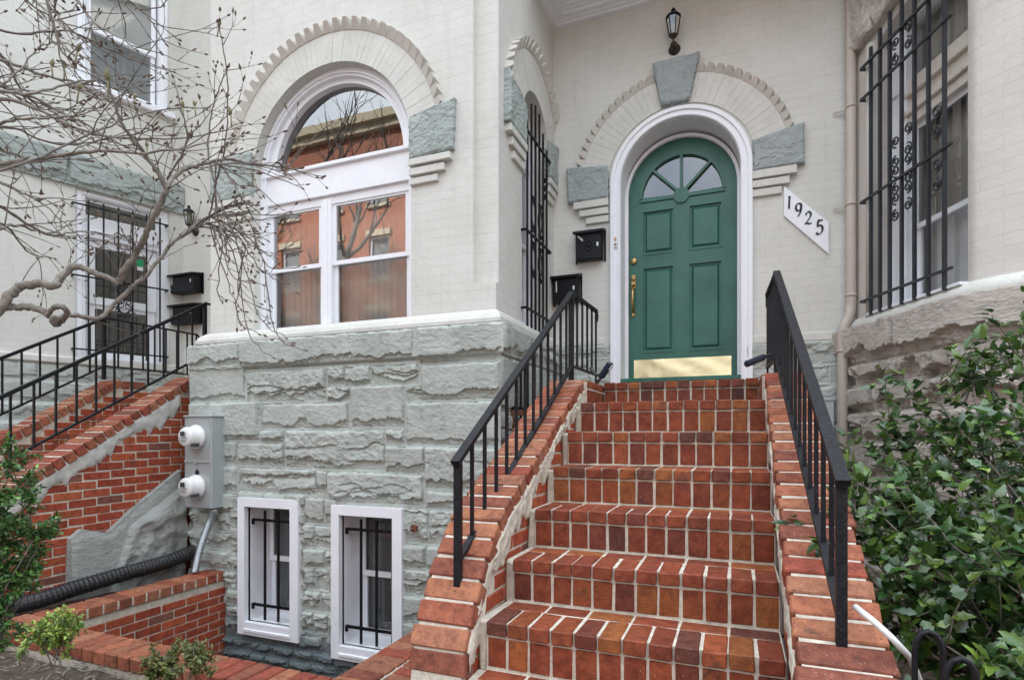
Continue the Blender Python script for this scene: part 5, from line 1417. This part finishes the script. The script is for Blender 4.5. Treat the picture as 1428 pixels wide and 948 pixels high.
# long shoots sweeping in from the left edge
long_=[(-80,120,170,110),(-60,190,240,175),(-50,230,310,195),(-80,150,330,180),(-60,260,215,250),(-70,60,200,130),(-60,20,240,100),(-60,-30,150,40),(-40,90,120,190),(-60,210,160,260),(-60,280,180,330),(20,-60,110,90),(60,-60,190,70),(120,-50,230,60),(150,-40,235,55),(-60,330,110,300),(-70,240,290,150),(-60,170,130,150),(-60,130,90,60),(-60,200,200,300),(-60,300,70,360),(-40,40,70,150),(90,-50,60,70),(-70,110,250,240),(-50,155,285,240),(-60,75,140,200),(0,-50,90,40),(-60,140,60,250),(-60,225,110,330)]
for k,(u0,v0,u1,v1) in enumerate(long_):
    if k%5==4: continue
    d0=D-.5+R.uniform(-.2,.5); d1=D+R.uniform(-.5,.7)
    mids=[]
    for t in (.25,.5,.75):
        mids.append((u0+(u1-u0)*t+R.uniform(-8,8), v0+(v1-v0)*t+R.uniform(-16,16)-10*math.sin(t*PI)*R.choice((-1,1)), d0+(d1-d0)*t))
    th=R.choice((.012,.009,.0075,.006,.0055))
    P,rr=limb([(u0,v0,d0)]+mids+[(u1,v1,d1)],th,.0022,limbs if th>.007 else tw,7,.004)
    dress(P,rr,4,.10,.38,Vector((.15,0,.05)),2,3,.0030); bud(buds,P[-1],P[-1]-P[-2],.02,.0045)
build(limbs,'branch',M_BARK,tree); 
build(tw,'twigs',M_TWIG,tree)
build(buds,'small_buds',M_BUDS,tree,kind='stuff')
for (u,v,d,s) in [(150,112,D-.3,1.0),(108,72,D-.3,.9),(72,92,D-.2,.8),(90,95,D-.2,.8),(110,125,D-.2,.85),(187,138,D,.7),(255,150,D+.1,.7),(272,148,D+.1,.7),(322,160,D+.1,.9),(205,205,D,.7),(353,248,D+.2,.6),(306,36,D+.05,.7)]:
    mb=MB(); p=pt(u,v,d); bud(mb,p,Vector((R.uniform(-.3,.3),R.uniform(-.3,.3),1)),.045*s,.0115*s); mb.tube([tuple(p),tuple(p-Vector((R.uniform(-.02,.02),0,.07*s)))],[.0035,.003],5,raw=True)
    build(mb,'flower_bud',M_BUD,tree)

# ---- leaf maker
def leaf(mb,p,d,up,l,w,c,fold=.25,droop=.25,spiky=False):
    d=d.normalized(); s=d.cross(up)
    if s.length<1e-3: s=d.orthogonal()
    s.normalize(); n=s.cross(d).normalized()
    def q(a,b,h=0): return p+d*(l*a)+s*(w*b)+n*(l*(h-droop*a*a)+abs(b)*w*fold)
    if spiky:
        vs=[q(0,0),q(.22,.38),q(.30,.50),q(.42,.34),q(.55,.48),q(.68,.26),q(.80,.24),q(1,0),q(.80,-.24),q(.68,-.26),q(.55,-.48),q(.42,-.34),q(.30,-.50),q(.22,-.38),q(.33,0),q(.66,0)]
        fs=[(0,1,2,14),(14,2,3),(14,3,4,15),(15,4,5),(15,5,6,7),(15,7,8,9),(15,9,10),(14,15,10,11),(14,11,12),(0,14,12,13)]
    else:
        vs=[q(0,0),q(.3,.42),q(.65,.40),q(1,0),q(.65,-.40),q(.3,-.42),q(.5,0)]
        fs=[(0,1,6),(1,2,6),(2,3,6),(3,4,6),(4,5,6),(5,0,6)]
    mb.add(vs,fs,0,c,True,raw=True)
LC=[(.040,.090,.022),(.060,.120,.028),(.028,.070,.022),(.085,.155,.03),(.04,.095,.03),(.13,.20,.035)]
def bush(name,label,cat,base,tips,nst,leafn,ll,pal,mat_l,spread,spiky=True,ext=(),stemr=.006,bias=Vector((-.2,-.5,.5)),seed=1,gc=None):
    t=thing(name,label,cat,base,gc); rg=random.Random(seed)
    st_=MB(); lf=MB(); base=Vector(base)
    nodes=[]
    for tip in tips:
        tip=Vector(tip)
        mid=base.lerp(tip,.5)+Vector((rg.uniform(-.1,.1),rg.uniform(-.1,.1),rg.uniform(0,.15)))
        P=spline([base+Vector((rg.uniform(-.08,.08),rg.uniform(-.08,.08),0)),mid,tip],5); m=len(P)
        st_.tube([tuple(p) for p in P],[stemr*1.5*(1-.75*i/m) for i in range(m)],6,raw=True)
        for k in range(nst):
            i=rg.randint(int(m*.35),m-1); p0=P[i]
            d=((P[-1]-P[max(0,i-1)]).normalized()*.5+Vector((rg.gauss(0,.6),rg.gauss(0,.6),rg.gauss(.1,.45)))).normalized()
            L=spread*rg.uniform(.4,1.1); q=p0.copy(); pts=[q.copy()]
            n=6
            for j in range(n):
                d=(d+Vector((rg.gauss(0,.16),rg.gauss(0,.16),rg.gauss(0,.12)))).normalized(); q=q+d*(L/n); pts.append(q.copy())
                for _ in range(leafn):
                    az=rg.uniform(0,2*PI); o=d.orthogonal().normalized(); o2=d.cross(o); side=(o*math.cos(az)+o2*math.sin(az))
                    ld=(d*rg.uniform(.2,.9)+side*rg.uniform(.5,1)+bias*.35).normalized()
                    up=(Vector((rg.gauss(0,.4),rg.gauss(-.25,.4),1))).normalized()
                    c=rg.choice(pal); kk=rg.uniform(.75,1.25); young=j>=n-1 and rg.random()<.25
                    c=tuple(x*kk*(1.7 if young else 1) for x in c)
                    leaf(lf,q+Vector((rg.gauss(0,.008),rg.gauss(0,.008),rg.gauss(0,.008))),ld,up,ll*rg.uniform(.45,1.25),ll*rg.uniform(.5,.75),c,rg.uniform(.1,.45),rg.uniform(0,.5),spiky)
            st_.tube([tuple(x) for x in pts],[stemr*.45*(1-.5*i/n) for i in range(n+1)],5,raw=True)
    build(st_,'stems',M_TWIG,t); build(lf,'foliage',mat_l,t,colr=True,recalc=False)
    return t
tips=[]
rg=random.Random(8)
for (u,v,d) in [(1405,470,2.5),(1425,500,2.3),(1380,540,2.5),(1345,560,2.6),(1410,560,2.1),(1300,590,2.6),(1255,610,2.6),(1350,610,2.2),(1425,620,1.9),(1395,650,2.2),(1320,650,2.4),(1225,680,2.4),(1205,705,2.3),(1275,690,2.2),(1370,700,1.9),(1330,730,2.1),(1240,740,2.2),(1425,720,1.7),(1290,770,2.0),(1390,770,1.7),(1240,800,2.1),(1200,690,2.2),(1195,725,2.1),(1215,775,2.0),(1222,830,1.9),(1235,640,2.5),(1300,545,2.6),(1350,505,2.5),(1345,820,1.8),(1425,830,1.6),(1290,850,1.9),(1390,880,1.7),(1320,900,1.7),(1425,930,1.6),(1270,880,2.0),(1350,760,2.5),(1400,600,2.8),(1300,720,2.7),(1370,900,2.1),(1330,680,2.7),(1470,600,2.0),(1480,750,1.8),(1500,880,1.7),(1480,480,2.4),(1550,700,2.0),(1540,560,2.3)]:
    tips.append(tuple(pt(u,v,d)))
bush('holly_bush','large glossy dark evergreen bush filling the lower right corner','bush',(1.15,2.0,-1.42),tips,12,3,.056,LC,M_LEAF,.30,True,seed=5)
LCB=[(.05,.115,.028),(.07,.15,.035),(.035,.085,.022),(.10,.19,.045)]
LCY=[(.20,.26,.05),(.13,.20,.045),(.26,.30,.07),(.09,.15,.035)]
tl=[tuple(pt(u,v,d)) for u,v,d in [(15,650,2.3),(35,675,2.3),(5,700,2.2),(30,715,2.3),(45,755,2.25),(10,740,2.2),(5,780,2.2),(20,800,2.25),(60,750,2.3),(-20,640,2.2),(-30,720,2.2),(-20,820,2.2),(10,630,2.3)]]
bush('box_shrub','green small-leaved shrub at the left edge before the brick cheek','shrub',tuple(pt(-40,900,2.3)+Vector((0,0,-.2))),tl,11,8,.022,LCB,M_LEAF2,.13,False,stemr=.003,seed=9)
t2=[tuple(pt(u,v,2.75)) for u,v in [(85,868),(95,862),(78,885),(100,880),(60,892),(40,895),(100,895)]]
bush('box_shrub','small yellow-green shrub at the corner of the low brick wall','shrub',tuple(pt(85,925,2.75)),t2,9,9,.020,[tuple(v*1.5 for v in c) for c in LCY],M_LEAF2,.08,False,stemr=.002,seed=10)
t3=[tuple(pt(u,v,2.45)) for u,v in [(215,925),(235,928),(262,918),(275,912),(285,930),(245,940),(225,915),(270,930)]]
bush('box_shrub','small olive shrub before the front row of the low brick wall','shrub',tuple(pt(250,985,2.45)),t3,7,8,.020,[(.10,.12,.03),(.16,.15,.045),(.07,.085,.025),(.2,.17,.06)],M_LEAF2,.08,False,stemr=.002,seed=12)

# ================================================================== ACROSS THE STREET (seen as reflections)
def opposite(x0,x1,h,label,seed):
    b=thing('street_building',label,'building',((x0+x1)/2,-12.4,-1.42))
    F=Frame((0,-12.2,0),(-1,0,0),(0,1,0)); a,c=-x1,-x0
    holes=[]; r=random.Random(seed)
    z=.2; 
    while z+1.9<h-.8:
        n=int((c-a)/2.3)
        for i in range(n):
            u=a+(c-a)*(i+.5)/n; holes.append((u-.5,u+.5,z,z+1.8))
        z+=3.1
    mb=MB(F); mb.prism(rect(a,c,-1.42,h),-.3,0,holes=[rect(*q) for q in holes]); build(mb,'wall',M_OPP,b,uv=True)
    mb=MB(F); mb.box(a,c,-.3,.45,h-.35,h); mb.box(a,c,0,.25,h-.65,h-.35); mb.box(a,c,0,.1,2.6,2.8)
    for q in holes: mb.box(q[0]-.1,q[1]+.1,-.02,.08,q[3],q[3]+.25); mb.box(q[0]-.08,q[1]+.08,-.02,.1,q[2]-.12,q[2])
    build(mb,'cornice',M_OPPT,b)
    for q in holes:
        mb=MB(F); mb.prism(rect(*q),-.15,-.1,holes=[rect(q[0]+.08,q[1]-.08,q[2]+.08,(q[2]+q[3])/2-.04),rect(q[0]+.08,q[1]-.08,(q[2]+q[3])/2+.04,q[3]-.08)]); mb.box(q[0],q[1],-.25,-.2,q[2],q[3],1)
        build(mb,'window',[M_WHITE,M_BLIND],b)
    mb=MB(F); mb.box(a,c,-8,-.3,h-.2,h); mb.box(a,a+.2,-8,-.3,-1.42,h-.2); mb.box(c-.2,c,-8,-.3,-1.42,h-.2); build(mb,'roof',M_OPPT,b)
opposite(-22,-8,13.2,'tall orange brick building across the street with cream cornice',1)
opposite(5,17,10.5,'lower orange brick block across the street to the right',3)
def street_tree(x,y,h,label,seed):
    global R
    t=thing('street_tree',label,'tree',(x,y,-1.42),group='bare street trees'); rr=random.Random(seed); tr=MB(); br=MB()
    def grow(p,d,l,r,g,mb):
        pts=[p.copy()]; q=p.copy()
        for i in range(4):
            d=(d+Vector((rr.gauss(0,.12),rr.gauss(0,.12),rr.gauss(0,.06)))).normalized(); q=q+d*(l/4); pts.append(q.copy())
        mb.tube([tuple(a) for a in pts],[r*(1-.4*i/4) for i in range(5)],5,raw=True)
        if g>0:
            for k in range(3 if g>1 else 4):
                dd=(d+Vector((rr.uniform(-1,1),rr.uniform(-1,1),rr.uniform(-.2,.8)))*.75).normalized()
                grow(pts[rr.choice((2,3,4))],dd,l*rr.uniform(.55,.8),r*.55,g-1,br)
    grow(Vector((x,y,-1.42)),Vector((0,0,1)),h*.4,.16,5,tr)
    build(tr,'trunk',M_BARK,t); build(br,'crown',M_TWIG,t)
street_tree(-9.2,-3.15,11,'bare street tree at the near kerb, left of the front path',7)
street_tree(-12.0,-3.2,10,'bare street tree at the near kerb, farthest left of the pair',8)
street_tree(-9,-9.9,11,'bare street tree before the tall orange brick building',3)
street_tree(-4.5,-9.9,10,'bare street tree before the block opposite the steps',4)
street_tree(-14,-9.9,10,'bare street tree at the far left end of the opposite block',5)

# ================================================================== LIGHT, SKY, CAMERA
w=bpy.data.worlds.new('World'); scene.world=w; w.use_nodes=True; nt=w.node_tree
bg=nt.nodes['Background']; sky=nt.nodes.new('ShaderNodeTexSky'); sky.sky_type='NISHITA'; sky.sun_disc=False
EL,AZ=math.radians(42),math.radians(-25)      # sun behind the house: the street front lies in open shade
sky.sun_elevation=EL; sky.sun_rotation=AZ; sky.altitude=50; sky.air_density=1; sky.dust_density=2
tc=nt.nodes.new('ShaderNodeTexCoord'); nz=nd(nt,'ShaderNodeTexNoise',Scale=3.0,Detail=6.0,Roughness=.55); lk(nt,tc.outputs['Generated'],nz.inputs['Vector'])
fac=ramp(nt,nz.outputs['Fac'],.30,.60,(.45,.45,.45),(1,1,1))
cl=mixc(nt,ramp(nt,noise(nt,5,5,vec=tc.outputs['Generated']),.3,.7),(6.2,7.0,7.8),(9.2,9.9,10.7))
sp=nt.nodes.new('ShaderNodeSeparateXYZ'); lk(nt,tc.outputs['Generated'],sp.inputs[0])
zr=nd(nt,'ShaderNodeMapRange'); lk(nt,sp.outputs['Z'],zr.inputs[0]); zr.inputs[1].default_value=0; zr.inputs[2].default_value=1; zr.inputs[3].default_value=.28; zr.inputs[4].default_value=1.85
vm=nd(nt,'ShaderNodeVectorMath',operation='SCALE'); lk(nt,cl,vm.inputs[0]); lk(nt,zr.outputs[0],vm.inputs['Scale'])
c=mixc(nt,fac,sky.outputs[0],vm.outputs[0]); lk(nt,c,bg.inputs[0]); bg.inputs[1].default_value=.12
sd=bpy.data.lights.new('Sun','SUN'); sd.energy=2.6; sd.angle=math.radians(3); sd.color=(1,.96,.9)
so=bpy.data.objects.new('sun_lamp',sd); col.objects.link(so)
sdir=Vector((math.sin(AZ)*math.cos(EL),math.cos(AZ)*math.cos(EL),math.sin(EL)))
so.rotation_euler=sdir.to_track_quat('Z','Y').to_euler(); so.location=(5,-10,15)
cam=bpy.data.cameras.new('Camera'); co=bpy.data.objects.new('camera',cam); col.objects.link(co)
cam.sensor_width=36; cam.lens=793/1428*36; cam.shift_y=130/1428; cam.clip_end=2000; cam.clip_start=.05
co.location=(0,0,0); co.rotation_euler=(PI/2,0,math.atan(314/793)); scene.camera=co
vs_=scene.view_settings; vs_.view_transform='Standard'; vs_.look='None'; vs_.gamma=1; vs_.exposure=1.4; vs_.use_curve_mapping=False
scene.cycles.max_bounces=8; scene.cycles.transparent_max_bounces=12
